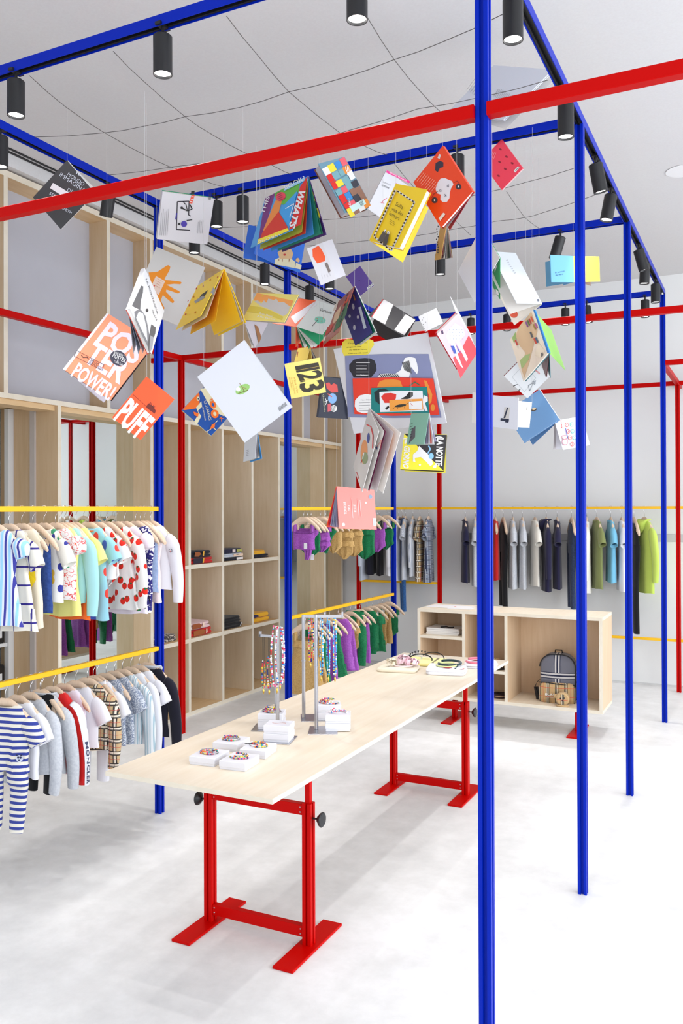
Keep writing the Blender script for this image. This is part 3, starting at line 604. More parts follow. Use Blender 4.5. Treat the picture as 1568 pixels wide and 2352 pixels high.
book('open white book with an orange round drawing on its cover, below the collage book', (740, 557), (772, 641), (705, 573), 4.1, .72, (228, 226, 232), 1, closed=False, art=[('poly', (238, 84, 24), [(717, 572), (731, 564), (739, 574), (747, 590), (746, 600), (728, 605), (718, 590)]), ('poly', (120, 108, 104), [(745, 606), (751, 602), (759, 622), (755, 628)]), ('lines', (190, 190, 196), (741, 640), (738, 632), (6, -2), 4, .6)],
    flaps=[((791, 624), 1, (222, 222, 230), .0022), ((787, 631), 1, (40, 50, 90), .0006), ((784, 636), 1, PAPER, .0006), ((780, 640), 1, PAPER3, .0006), ((776, 644), 1, PAPER, .0006)])
book('small purple square book with a barcode, under the third blue cross beam', (794.5, 636), (827, 611), (827.6, 679), 4.7, 1.3, (88, 62, 142), 1, .006, back=(225, 222, 216), art=[('poly', (222, 222, 226), [(842, 661), (856, 650), (858, 654), (844, 666)]), ('lines', K_, (845, 662), (847, 659), (2.4, -2), 5, .8), ('ell', (60, 40, 100), (825, 644), 1.5, 1.2)])
bb = (24, 96, 200)
book('bright blue board book with a beige pig, fanned open behind the rainbow cover', (630, 606), (643, 530), (582, 599), 4.35, .72, bb, 1, closed=False, ft=.003, cover_part='board_page', art=[('text', (14, 60, 140), 'blu', (600, 560), (612, 558), (601, 554))],
    flaps=[((557, 593), 0, bb, .003, None, 'board_page'), ((692, 619), 0, (28, 104, 210), .003, [('poly', (214, 208, 176), [(631, 596), (645, 590), (668, 594), (678, 602), (677, 616), (630, 607)]), ('poly', (206, 168, 122), [(637, 580), (645, 573), (668, 572), (673, 582), (670, 594), (642, 594)]), ('line', (150, 90, 60), [(640, 594), (640, 600)], 1.6), ('line', (150, 90, 60), [(648, 594), (648, 601)], 1.6), ('line', (150, 90, 60), [(664, 594), (663, 601)], 1.6), ('ell', (180, 30, 30), (653, 585), 3, 2.4), ('poly', (206, 168, 122), [(679, 594), (684, 592), (688, 598), (686, 603), (678, 600)]), ('poly', (214, 208, 176), [(679, 603), (692, 610), (690, 619), (677, 616)])], 'board_page')])
book('pale blue and yellow board book fanned open behind the second right post', (1316, 588), (1318, 648), (1265, 605), 4.35, .92, (110, 180, 222), 1, closed=False, ft=.003, cover_part='board_page', art=[('text', (40, 70, 110), 'le parole', (1274, 628), (1296, 624), (1274, 624)), ('text', (40, 70, 110), 'del mare', (1275, 634), (1292, 631), (1275, 630))],
    flaps=[((1252, 596), 0, (104, 172, 214), .003, None, 'board_page'), ((1293, 602), 0, (112, 182, 226), .003, None, 'board_page'), ((1377, 588), 0, (226, 214, 70), .003, None, 'board_page'), ((1355, 595), 0, (220, 208, 60), .003, [('poly', (120, 96, 84), [(1343, 628), (1356, 632), (1356, 657), (1343, 652)])], 'board_page')])
book('gold and orange book with a sketched grey castle skyline, tilted like a roof', (557, 734), (590, 673), (645, 753), 4.1, 1.35, (240, 222, 120), -1, .006, back=(170, 160, 150), art=[
    ('poly', (248, 166, 88), [(590, 673), (674, 691), (668, 704), (650, 702), (628, 696), (606, 694), (582, 690)]), ('poly', (206, 200, 196), [(584, 692), (592, 690), (600, 698), (606, 690), (612, 696), (616, 686), (630, 690), (634, 686), (640, 694), (652, 694), (660, 700), (666, 704), (661, 720), (650, 726), (622, 712), (600, 704)]),
    ('poly', (222, 200, 80), [(575, 702), (600, 706), (622, 714), (650, 728), (648, 736), (610, 722), (566, 716)]), ('text', W_, 'Bruno Munari', (596, 721), (626, 729), (597, 717)), ('text', W_, 'Alla faccia', (590, 728), (632, 736), (591, 724)), ('ell', (240, 200, 60), (603, 680), 2, 2)],
    flaps=[((587, 801), 0, (196, 190, 200), .0006, [('poly', (150, 100, 60), [(584, 745), (592, 750), (600, 775), (594, 790)])]), ((582, 799), 0, PAPER3, .0006), ((577, 797), 0, PAPER, .0006)])
book('open orange-covered book over a white page with a green tree, titled Larancio', (680, 750), (727, 690), (736, 773), 4.5, .82, (232, 236, 232), -1, closed=False, art=[
    ('ell', (122, 196, 172), (735, 735), 13, 8, 10), ('line', (70, 50, 50), [(717, 749), (724, 741), (729, 735)], 1.4), ('ell', (220, 90, 50), (728, 732), 1, 1), ('ell', (220, 90, 50), (738, 738), 1, 1), ('ell', (220, 90, 50), (742, 731), 1, 1), ('text', K_, "L'arancio", (735, 714), (761, 722), (737, 708))],
    flaps=[((663, 727), 0, (240, 92, 36), .0022, [('poly', (224, 220, 226), [(667, 728), (727, 690), (727, 700), (678, 744)])]), ((678, 799), 0, (240, 84, 40), .0022), ((692, 803), 0, (20, 130, 90), .0006), ((700, 804), 0, PAPER, .0006), ((708, 804), 0, (30, 140, 96), .0006), ((716, 804), 0, PAPER, .0006), ((724, 802), 0, PAPER, .0006), ((732, 797), 0, (30, 150, 100), .0006), ((728, 800), 0, PAPER, .0006)])
book('open tent book with a red and brown patterned cover and dark blue pages inside', (814, 657), (776, 693), (785, 755), 4.0, 1.5, (150, 70, 50), 1, closed=False, art=[
    ('poly', (210, 80, 40), [(806, 672), (792, 690), (786, 704), (796, 696)]), ('poly', (60, 110, 70), [(800, 690), (796, 720), (780, 750), (765, 764), (772, 740)]), ('poly', (222, 190, 150), [(785, 700), (778, 730), (764, 748), (768, 722)]), ('poly', (200, 60, 40), [(768, 740), (760, 760), (744, 775), (752, 752)]), ('poly', (232, 220, 200), [(778, 690), (772, 712), (764, 716), (770, 700)]), ('lines', (60, 40, 50), (796, 680), (800, 672), (-3, 12), 6, 1.4)],
    flaps=[((861, 757), 0, (226, 226, 220), .0022), ((857, 758), 0, (20, 120, 90), .0006), ((852, 759), 0, (38, 38, 120), .0006, [('ell', (190, 200, 220), (811, 704), 3, 7, -8), ('ell', (190, 200, 220), (803, 726), 2.5, 4), ('ell', (190, 200, 220), (822, 728), 2.5, 4), ('ell', (190, 200, 220), (814, 752), 3, 6), ('poly', (190, 210, 225), [(823, 706), (829, 704), (842, 752), (836, 756)]), ('line', (170, 120, 60), [(812, 676), (816, 690)], 3)])])
book('open book with red edge, white and black pages, behind the big animal poster', (880, 687), (955, 733), (853, 728), 4.4, .62, (34, 32, 36), 1, closed=False, spine=(200, 30, 30), art=[('poly', (222, 220, 222), [(881, 688), (903, 700), (884, 745), (853, 729)]), ('poly', (226, 224, 224), [(931, 722), (953, 735), (928, 770), (905, 758)]), ('line', (200, 30, 30), [(879, 688), (853, 728)], 2)],
    flaps=[((862, 768), 0, (34, 32, 36), .0006), ((858, 762), 0, PAPER, .0006), ((868, 770), 0, (30, 28, 30), .0022), ((930, 766), 1, (30, 28, 30), .0006), ((940, 775), 1, PAPER, .0006)])
# giant open book with nested smaller pages
zeb = [('poly', (126, 132, 170), [(792, 813), (985, 811), (1013, 957), (799, 958)])]
book('very large open picture book with nested animal pages, cloud speech bubbles and a zebra', (981, 765), (1024, 972), (760, 775), 4.05, 1.12, (226, 226, 232), 1, .004, soft=True, art=[
    ('poly', (232, 214, 70), [(786, 786), (797, 778), (810, 780), (822, 777), (833, 779), (846, 778), (857, 782), (859, 792), (853, 800), (848, 812), (836, 817), (790, 818), (785, 806)]),
    ('text', K_, "E' la giraffa Lucia con", (799, 790), (843, 788), (799, 787)), ('text', K_, 'una grande cassa', (796, 799), (830, 797), (796, 796)), ('text', K_, 'che viene da Verona.', (802, 805), (843, 803), (802, 802)), ('text', K_, 'Cosa avra nella cassa?', (800, 813), (844, 811), (800, 810)),
    ('poly', (130, 136, 172), [(792, 817), (883, 813), (984, 813), (1014, 959), (902, 960), (799, 958)]),
    ('poly', (34, 34, 42), [(802, 838), (812, 826), (826, 823), (838, 822), (850, 823), (860, 828), (864, 838), (865, 850), (858, 860), (852, 867), (812, 867), (808, 858), (802, 850)]), ('lines', W_, (818, 833), (850, 833), (0, 7), 5, .9), ('text', W_, 'Vediamo.', (828, 863), (844, 863), (828, 859)),
    ('poly', W_, [(867, 866), (874, 858), (890, 857), (908, 858), (920, 850), (926, 832), (930, 822), (942, 819), (954, 822), (958, 834), (961, 850), (958, 859), (952, 852), (944, 842), (942, 856), (940, 866)])]+
    [('line', K_, [(924+i*2.2, 832-i*.6), (930+i*2.2, 850+i)], 1.4) for i in range(8)]+[('line', K_, [(872+i*5, 858), (878+i*5, 866)], 1.8) for i in range(9)]+[
    ('poly', (226, 58, 34), [(811, 868), (902, 866), (996, 868), (1010, 952), (900, 954), (815, 950)]), ('poly', (228, 140, 50), [(867, 888), (873, 875), (885, 871), (905, 870), (920, 873), (926, 888)]), ('poly', (228, 140, 50), [(975, 872), (981, 874), (994, 905), (992, 922), (985, 930), (987, 908), (977, 884)]), ('ell', (228, 140, 50), (995, 935), 5, 8),
    ('poly', W_, [(817, 918), (828, 907), (842, 904), (856, 906), (856, 946), (836, 948), (822, 944), (816, 932)]), ('text', K_, 'Il leone Ottavio', (830, 919), (854, 918), (830, 916)), ('lines', G_, (826, 924), (852, 923), (0, 6), 4, .8),
    ('poly', (12, 124, 122), [(854, 890), (915, 887), (982, 887), (988, 947), (905, 947), (854, 948)]), ('line', (30, 110, 80), [(942, 885), (954, 876), (966, 884)], 2.2), ('poly', (20, 40, 44), [(861, 900), (870, 893), (884, 891), (896, 896), (874, 898), (874, 928), (864, 920)]),
    ('poly', (232, 234, 238), [(873, 899), (920, 896), (972, 896), (976, 943), (910, 944), (875, 945)]), ('poly', (222, 50, 40), [(877, 910), (885, 902), (900, 901), (912, 904), (911, 914), (903, 924), (885, 924)]), ('poly', K_, [(922, 915), (934, 908), (942, 898), (950, 900), (950, 908), (942, 914), (936, 915)]), ('poly', K_, [(886, 936), (894, 930), (896, 934), (890, 940)]), ('poly', W_, [(976, 906), (984, 910), (984, 920), (978, 924), (984, 942), (978, 942), (972, 924)]),
    ('poly', (240, 160, 66), [(896, 917), (972, 914), (974, 939), (897, 943)]), ('ell', (40, 44, 40), (922, 930), 13, 3.2, -8), ('line', (40, 44, 40), [(904, 938), (912, 931), (916, 937)], .9), ('line', (40, 44, 40), [(930, 936), (934, 927), (946, 920)], .8), ('poly', W_, [(941, 921), (971, 919), (972, 937), (942, 938)]), ('line', (210, 60, 50), [(944, 924), (950, 930)], 1)])
book('pale yellow book with large digits 1 2 3 printed sideways', (653, 837), (734, 822), (668, 916), 4.2, 1.0, (250, 232, 128), 1, .022, art=[
    ('text', (60, 56, 44), '1', (679, 841), (683, 856), (732, 832), .03), ('text', (60, 56, 44), '2', (683, 858), (692, 878), (736, 848), .03), ('text', (60, 56, 44), '3', (688, 882), (696, 904), (741, 870), .03), ('line', (222, 190, 90), [(679, 851), (735, 841)], .6), ('line', (222, 190, 90), [(686, 876), (741, 866)], .6),
    ('text', (220, 160, 70), 'A Book To See', (674, 867), (682, 903), (678, 866)), ('text', (220, 160, 70), 'Di Luca Da Giordan', (668, 868), (677, 906), (671, 867)), ('text', (220, 160, 70), 'Ritta Filitra', (663, 868), (670, 895), (666, 867))])
book('large white hardback with a small green bush drawing and barcode, left of centre', (559, 782), (669, 936), (448, 859), 3.75, .74, (228, 231, 238), 1, .012, art=[
    ('ell', (150, 196, 110), (557, 894), 18, 10, -30), ('line', (150, 120, 80), [(550, 880), (560, 897), (556, 890), (566, 892)], 1.2), ('line', (110, 80, 50), [(547, 904), (569, 896)], 1.4), ('ell', (245, 245, 245), (547, 894), 5, 5), ('lines', K_, (643, 944), (638, 936), (2, -1.6), 9, .9)])
book('navy, orange and cream book titled Book, behind the big white book', (468, 890), (418, 942), (530, 952), 4.15, 1.15, (24, 78, 160), 1, .009, back=(220, 214, 176), art=[
    ('poly', (240, 112, 24), [(446, 912), (456, 902), (458, 906), (458, 926), (450, 938), (424, 942), (419, 941)]), ('poly', (226, 218, 180), [(460, 894), (474, 890), (512, 934), (528, 952), (514, 956), (496, 948), (480, 930)]), ('poly', (226, 218, 180), [(450, 936), (462, 922), (464, 934), (454, 944), (462, 956), (452, 976), (446, 968), (456, 950)]),
    ('ell', (226, 218, 180), (455, 916), 3.5, 5), ('ell', (30, 40, 60), (455, 916), 1.3, 2), ('text', (232, 228, 196), '1,2...14 ARANCE', (468, 922), (480, 966), (474, 920)), ('text', (232, 228, 196), 'BRUNO MUNARI', (464, 936), (470, 966), (467, 935)), ('ell', (240, 112, 24), (489, 930), 7, 9, -20), ('ell', (24, 78, 160), (489, 930), 3, 4.5, -20), ('ell', (240, 112, 24), (493, 951), 9, 10, -20), ('ell', (226, 218, 180), (493, 951), 3.5, 5, -20), ('text', (240, 112, 24), 'B', (481, 919), (485, 926), (488, 915)), ('text', (240, 112, 24), 'K', (503, 962), (509, 970), (510, 956)),
    ('poly', (240, 112, 24), [(444, 946), (456, 950), (454, 958), (446, 954)]), ('poly', (240, 112, 24), [(486, 976), (494, 972), (492, 984), (482, 986)]), ('line', (226, 218, 180), [(494, 972), (500, 966)], 1.5), ('line', (226, 218, 180), [(484, 986), (474, 992)], 1.5), ('line', (226, 218, 180), [(490, 984), (496, 988)], 1.5)])
book('small yellow-edged book seen from its page side, above the 1 2 3 book', (684, 800), (712, 797), (677, 838), 4.75, 1.4, (216, 190, 90), 1, closed=False, art=[('line', (150, 60, 50), [(684, 808), (682, 820)], 2)],
    flaps=[((686+i*4, 838-i*.6), 0, [(210, 180, 80), PAPER, (110, 70, 70), PAPER2, PAPER3, (60, 50, 50)][i], .0006) for i in range(6)]+[((716, 832), 1, (222, 196, 96), .0022)])
book('dark navy book with a red and blue bird figure, left of the animal poster', (743, 866), (731, 959), (812, 866), 4.3, .8, (38, 42, 60), 1, .018, back=K_, pages=PAPER3, art=[
    ('poly', (214, 80, 76), [(748, 880), (756, 878), (760, 885), (766, 880), (774, 884), (776, 900), (762, 902), (750, 892)]), ('ell', (130, 176, 226), (763, 915), 10, 12), ('line', (226, 90, 70), [(752, 904), (762, 912)], 2), ('poly', (206, 90, 100), [(752, 928), (760, 926), (760, 944), (752, 946)]), ('text', (190, 196, 160), 'Guarnaccia', (740, 906), (744, 946), (744, 906)), ('line', W_, [(746, 914), (750, 922), (747, 930)], 1.2), ('line', W_, [(752, 920), (745, 922)], 1.2), ('ell', W_, (766, 938), 7, 8)]+[('line', K_, [(762+i*2.5, 932), (760+i*2.5, 944)], 1) for i in range(4)])
book('small book hanging straight down below the big white hardback, pages to the right', (563, 1000), (590, 990), (561, 1060), 4.4, 1.6, (206, 210, 216), 1, closed=False, art=[('lines', (120, 120, 130), (566, 1035), (572, 1033), (0, 4), 4, .8)],
    flaps=[((600, 1048), 1, (70, 150, 215), .0022), ((598, 1050), 1, PAPER2, .0006), ((595, 1052), 1, (60, 60, 60), .0006), ((591, 1053), 1, PAPER, .0006), ((587, 1054), 1, (40, 50, 110), .0006), ((583, 1055), 1, PAPER3, .0006)])
book('tall white book with an orange oval and a blue oval, fanned below the animal poster', (811, 1072), (847, 937), (831, 1130), 4.25, .45, (222, 218, 214), -1, closed=False, art=[
    ('ell', (236, 158, 100), (836, 1038), 8, 28, 3), ('ell', (150, 164, 120), (838, 1052), 7, 14, 3), ('ell', (70, 82, 150), (846, 1006), 3.2, 12, 3), ('line', W_, [(836, 1040), (833, 1054)], 2), ('line', (200, 50, 50), [(832, 1056), (829, 1064)], 1.5), ('line', (214, 90, 90), [(819, 1084), (824, 1100)], 1.6), ('line', (226, 60, 60), [(842, 975), (852, 980), (857, 1000), (856, 1030)], 2.2)],
    flaps=[((841, 1132), 0, (224, 220, 216), .0006, [('poly', (50, 60, 120), [(862, 1028), (866, 1024), (866, 1034)]), ('line', (220, 90, 80), [(866, 1026), (876, 1010), (873, 1032)], .9)]), ((846, 1131), 0, (120, 40, 80), .0006), ((866, 1134), 0, (226, 222, 220), .0006, [('poly', (240, 144, 36), [(870, 968), (898, 998), (882, 1070), (874, 1090), (882, 1000)])]), ((878, 1134), 0, (232, 226, 220), .0022)])
book('yellow and black diagonal book titled Il giorno and La notte with a pale cat', (928, 996), (1026, 999), (918, 1077), 4.35, .8, (250, 236, 66), 1, .01, back=(36, 34, 36), pages=PAPER2, art=[
    ('poly', (46, 44, 48), [(928, 996), (1026, 999), (1018, 1081)]), ('text', W_, '(LA NOTTE', (1004, 1002), (1000, 1070), (1019, 1003), .04), ('text', W_, '(IL GIORNO', (930, 1006), (925, 1074), (943, 1010), .04),
    ('poly', W_, [(948, 1044), (958, 1036), (962, 1024), (972, 1034), (990, 1050), (994, 1066), (988, 1071), (978, 1060), (966, 1050), (952, 1052), (954, 1062), (948, 1060)]), ('ell', (140, 196, 236), (990, 1048), 6, 7), ('line', (140, 196, 236), [(982, 1042), (988, 1032), (984, 1024)], 3), ('ell', W_, (998, 1072), 4, 3.4), ('ell', W_, (964, 1068), 2.6, 2.6)],
    flaps=[((1023, 1088), 1, (240, 226, 70), .0006)])
book('open book with purple grey pages and a mint green cover, over the cat book', (944, 950), (985, 948), (937, 1021), 4.15, 1.8, (130, 180, 160), 1, closed=False, art=[('poly', (90, 90, 96), [(946, 985), (954, 978), (953, 1004), (938, 1020)]), ('lines', K_, (942, 975), (948, 972), (0, 6), 6, .9)],
    flaps=[((997, 1023), 1, (214, 226, 232), .0022), ((990, 1020), 1, (206, 60, 40), .0006), ((983, 1026), 1, (120, 116, 130), .0006), ((977, 1027), 1, (150, 140, 170), .0006), ((970, 1026), 1, (110, 106, 120), .0006), ((964, 1024), 0, (186, 176, 206), .0006), ((956, 1022), 0, (160, 150, 190), .0006), ((948, 1020), 0, (206, 206, 212), .0006)])
def topo():
    o = [('text', W_, 'TOPOFOLIE', (796, 1181), (794, 1153), (790, 1181)), ('text', W_, 'TIPO', (804, 1173), (803, 1161), (799, 1173)), ('text', W_, 'FOLLIE', (818, 1176), (816, 1159), (812, 1176)), ('ell', (130, 150, 170), (850, 1141), 4.5, 5), ('ell', W_, (788, 1205), 3.5, 4), ('ell', W_, (839, 1155), 2, 3), ('poly', W_, [(855, 1190), (862, 1190), (863, 1208), (856, 1207)]), ('lines', (60, 100, 140), (856, 1193), (862, 1193), (0, 3), 5, .9)]
    for k, (x, y0, y1) in enumerate(((809, 1190, 1143), (823, 1190, 1146), (828, 1185, 1148))): o.append(('line', (252, 196, 196), [(x, y0), (x-3, y1)], 1))
    return o
book('salmon pink book titled Topofolie hanging lowest, in front of the swimwear', (773, 1117), (859, 1125), (778, 1214), 4.6, 1.08, (255, 138, 130), -1, closed=False, art=topo(),
    flaps=[((750, 1212), 0, (240, 76, 44), .0022), ((754, 1212), 0, (226, 40, 80), .0006)]+[((757+3.2*i, 1213+.2*i), 0, [PAPER3, (150, 150, 186), (170, 172, 200)][i % 3], .0006) for i in range(6)])
book('open white book with a bright green cover, crossing behind the thick front post', (1106, 520), (1147, 592), (1053, 626), 4.0, 1.45, (236, 238, 244), 1, closed=False, flaps=[((1148, 689), 1, (30, 150, 84), .0022, [('poly', W_, [(1138, 664), (1144, 668), (1146, 680), (1139, 674)]), ('poly', W_, [(1134, 590), (1141, 612), (1136, 626)])]), ((1031, 640), 0, (206, 204, 212), .0006), ((1040, 634), 0, (220, 220, 226), .0006), ((1046, 630), 0, (60, 80, 100), .0006)])
book('white softcover folded open with an orange shape inside, right of the thick front post', (1184, 581), (1245, 698), (1132, 588), 4.1, .5, (224, 230, 238), 1, closed=False, art=[('lines', (160, 160, 166), (1162, 598), (1166, 597), (3, 5), 7, 1.3), ('poly', (90, 96, 110), [(1232, 688), (1236, 687), (1238, 692), (1234, 693)])],
    flaps=[((1173, 722), 1, (226, 222, 216), .0006), ((1180, 748), 1, (228, 222, 212), .0022, [('ell', (214, 86, 60), (1180, 722), 9, 8), ('poly', (150, 90, 40), [(1147, 622), (1168, 640), (1178, 668), (1160, 664), (1148, 648)])])])
book('illustrated book with a hollow tree full of bookshelves and a blue spine', (1224, 712), (1258, 811), (1170, 778), 3.95, .8, (228, 218, 198), 1, .009, spine=(36, 120, 190), back=(40, 110, 120), art=[
    ('poly', (36, 120, 190), [(1224, 710), (1228, 712), (1261, 809), (1257, 812)]), ('poly', (206, 178, 140), [(1192, 750), (1220, 716), (1234, 760), (1226, 790), (1216, 830), (1204, 868), (1198, 850), (1206, 810), (1190, 790), (1184, 770)]), ('poly', (150, 180, 110), [(1176, 776), (1184, 762), (1186, 780), (1180, 788)]), ('poly', (160, 184, 120), [(1194, 828), (1206, 816), (1218, 812), (1214, 826), (1198, 848)]),
    ('poly', (226, 214, 190), [(1236, 786), (1252, 806), (1240, 822), (1228, 816)]), ('poly', (110, 108, 104), [(1242, 812), (1246, 808), (1248, 816), (1243, 820)])]+[('poly', c, [(x, y), (x+3, y-2), (x+8, y+10), (x+5, y+12)]) for x, y, c in ((1206, 740, (130, 80, 140)), (1210, 737, (90, 110, 70)), (1214, 733, (160, 60, 50)), (1218, 728, (200, 80, 50)), (1224, 746, (150, 120, 60)), (1228, 743, (170, 90, 130)), (1217, 764, (90, 96, 100)), (1226, 778, (190, 60, 40)), (1230, 776, (60, 90, 120)), (1183, 782, (190, 60, 50)))],
    flaps=[((1248, 868), 1, (150, 120, 120), .0006), ((1254, 867), 1, (130, 50, 60), .0006), ((1258, 862), 1, (60, 130, 140), .0022), ((1258, 752), 0, (136, 186, 92), .0006)])
book('square white book with a thin line drawing and red lettering, above the blue book', (1208, 813), (1262, 865), (1155, 862), 4.15, .98, (232, 234, 236), 1, .012, back=(120, 30, 40), art=[
    ('line', (170, 175, 180), [(1176, 866), (1202, 838), (1230, 868), (1204, 900), (1176, 866)], .7), ('text', (214, 50, 50), 'fontana', (1216, 840), (1238, 860), (1220, 836)), ('line', K_, [(1178, 887), (1188, 883)], 1.6), ('line', K_, [(1188, 899), (1195, 893)], 1.6), ('line', (100, 110, 120), [(1213, 885), (1216, 898), (1224, 880), (1213, 885)], 1), ('line', (100, 110, 120), [(1222, 878), (1230, 874), (1226, 884)], .9), ('ell', (150, 155, 160), (1227, 880), 2.5, 3)])
book('white pop-up book with a navy digit 1, partly behind the thick front post', (1132, 908), (1130, 980), (1190, 921), 3.95, .8, (228, 230, 238), 1, closed=False, art=[
    ('poly', (200, 196, 192), [(1158, 935), (1171, 936), (1168, 966), (1156, 962)]), ('poly', (30, 36, 60), [(1164, 936), (1167, 936), (1160, 960), (1156, 960)]), ('poly', (30, 36, 60), [(1150, 960), (1169, 963), (1168, 969), (1166, 971), (1160, 970), (1160, 967), (1149, 966)])],
    flaps=[((1188, 917), 0, (226, 222, 214), .0006), ((1085, 905), 0, (226, 222, 216), .0022)])
book('stiff cream leaf of the pop-up book folding to the right', (1190, 921), (1184, 981), (1222, 917), 3.96, .62, (224, 216, 204), -1, closed=False, art=[('line', (60, 60, 70), [(1210, 935), (1209, 942)], 1)], flaps=[((1214, 925), 0, PAPER, .0006)])
book('large plain blue hardback with a tiny straw hat drawing', (1239, 894), (1285, 963), (1164, 954), 4.3, 1.1, (104, 146, 190), 1, .01, spine=(225, 230, 236), back=(90, 140, 190), art=[('ell', (80, 64, 50), (1226, 941), 6.5, 3.2, -15), ('ell', (214, 196, 160), (1226, 939), 4.5, 2.8, -15), ('line', (225, 230, 236), [(1239, 894), (1285, 963)], 1.6)],
    flaps=[((1222, 1024), 1, (90, 136, 186), .0022)])
def circ():
    o = [('line', (220, 70, 70), [(1288+i*.5, 965+i*5), (1288+i*.5, 968+i*5)], 1.8) for i in range(4)]
    for i, (x, y, c) in enumerate(((1301, 976, (226, 110, 110)), (1312, 975, (120, 190, 175)), (1304, 991, (226, 90, 90)), (1314, 991, (110, 180, 170)), (1308, 1006, (226, 100, 100)), (1318, 1006, (120, 190, 175)), (1313, 1021, (220, 90, 90)))):
        o += [('ell', c, (x, y), 4.2, 5.2), ('ell', (250, 244, 244), (x, y), 2.7, 3.4), ('ell', c, (x, y), 1.2, 1.6)]
    return o+[('ell', (190, 110, 130), (1295, 1005), 6.5, 5), ('ell', (245, 245, 245), (1295, 1005), 5.2, 3.8), ('ell', (190, 110, 130), (1296, 1016), 7, 7), ('ell', (245, 245, 245), (1296, 1016), 5.8, 5.8), ('line', (70, 80, 150), [(1297, 985), (1302, 1008)], 1.8)]
book('small white book printed with red and green rings, at the second right post', (1273, 967), (1335, 956), (1288, 1034), 4.25, 1.1, (236, 234, 238), 1, .004, closed=False, art=circ(), flaps=[((1272, 1031), 0, (190, 184, 186), .0022), ((1278, 1033), 0, PAPER3, .0006)])
book('pink and red book with a figure in white polka dots, by the thick post', (1050, 721), (1097, 808), (1000, 760), 3.9, .62, (240, 196, 208), 1, .012, back=(200, 30, 50), art=[
    ('poly', (240, 82, 92), [(1076, 770), (1097, 808), (1057, 869), (1040, 822), (1056, 808)]), ('poly', (226, 232, 246), [(1028, 758), (1044, 742), (1062, 752), (1068, 768), (1052, 786), (1030, 788), (1024, 772)]), ('poly', (226, 232, 246), [(1034, 788), (1044, 786), (1050, 812), (1060, 838), (1064, 846), (1058, 842), (1046, 820)]), ('poly', (226, 232, 246), [(1046, 786), (1054, 782), (1066, 806), (1074, 824), (1070, 830), (1058, 806)]), ('poly', (70, 90, 180), [(1034, 794), (1042, 794), (1048, 812), (1042, 812)]), ('poly', (70, 90, 180), [(1046, 790), (1052, 800), (1058, 812), (1052, 806)]),
    ('poly', (70, 60, 90), [(1012, 760), (1016, 758), (1018, 766), (1014, 768)])]+[('ell', (90, 100, 160), (1032+(i % 5)*7+random.uniform(-1, 1), 756+(i//5)*7), .7, .7) for i in range(20)],
    flaps=[((1034, 680), 0, (222, 222, 226), .0006)])
book('small grey-white open book with dotted pattern, right of the black and white pages', (1002, 707), (1018, 742), (960, 727), 4.5, 1.1, (206, 206, 208), 1, closed=False, art=[('ell', (120, 120, 124), (968+random.uniform(0, 10), 730+i*5), 1, 1) for i in range(7)], flaps=[((985, 712), 0, (30, 30, 36), .0022), ((990, 710), 0, (190, 196, 206), .0006)])
# ---------------------------------------------------------------- string net under the ceiling between the beams
def string(pts, label):
    P = [at(u, v, Z=3.535) for u, v in pts]; Q = []
    for a_, b_ in zip(P, P[1:]): Q += [a_, (a_+b_)/2+Vector((0, 0, -.004))]
    o = MB().tube(Q+[P[-1]], .0016, 5).build('string', mat('grey_string', (96, 92, 90), .8)); recenter(o); tag(o, label, 'string', 'grey strings stretched between the blue beams')
string([(68, 174), (150, 245), (240, 305), (360, 370), (415, 391), (470, 416), (520, 430)], 'grey string slanting from the front beam, leftmost of those below the ceiling')
string([(260, 118), (330, 187), (425, 268), (480, 305), (570, 355), (625, 380), (680, 405)], 'grey string slanting from the front beam, crossing above the red beam centre left')
string([(520, 37), (590, 125), (663, 211), (780, 305), (842, 338), (890, 356)], 'grey string slanting from the front beam, ending near the centre of the second beam')
string([(842, 38), (905, 137), (965, 210), (1010, 256), (1045, 290)], 'grey string slanting from the front beam, right of centre toward the thick post')
string([(80, 315), (240, 305), (330, 290), (425, 268), (550, 247), (663, 211), (784, 180), (905, 137), (1017, 96), (1160, 30)], 'grey string running across the ceiling, nearest of the crosswise strings')
string([(250, 402), (400, 383), (550, 361), (640, 345), (800, 300), (960, 250), (1110, 222), (1258, 184)], 'grey string running across behind the red beam')
string([(500, 523), (620, 516), (720, 506), (850, 496), (1000, 470), (1095, 447), (1210, 418), (1317, 387)], 'grey string running across behind the rainbow book')
string([(700, 565), (840, 553), (930, 545), (1050, 525), (1140, 508), (1220, 497), (1388, 440)], 'grey string running across near the third cross beam')
string([(895, 362), (950, 430), (1010, 470), (1080, 540)], 'grey string slanting behind the yellow book')
string([(1163, 440), (1205, 500), (1240, 526)], 'short grey string slanting right of the thick post')
# ---------------------------------------------------------------- fabric materials
def fab(name, rgb, rough=.85, build=None, sheen=.15):
    def f(nt, b):
        n = noise(nt, coords(nt, 'Object'), 260, 2); bump(nt, b, n, .12, .002)
        if build: build(nt, b)
    return mat('fabric_'+name, rgb, rough, 0, sheen, .25, f)
def sep(nt, vec):
    s_ = N(nt, 'ShaderNodeSeparateXYZ'); nt.links.new(vec, s_.inputs[0]); return s_.outputs
def M2(nt, op, a, b=None, c=None):
    n = N(nt, 'ShaderNodeMath', operation=op)
    for i, v in enumerate((a, b, c)):
        if v is None: continue
        if isinstance(v, (int, float)): n.inputs[i].default_value = v
        else: nt.links.new(v, n.inputs[i])
    return n.outputs[0]
def band(nt, co, period, width, off=0.0):
    """1 inside a stripe of the given width repeated along co"""
    m_ = M2(nt, 'PINGPONG', M2(nt, 'ADD', co, off+10*period), period/2); return M2(nt, 'LESS_THAN', m_, width/2)
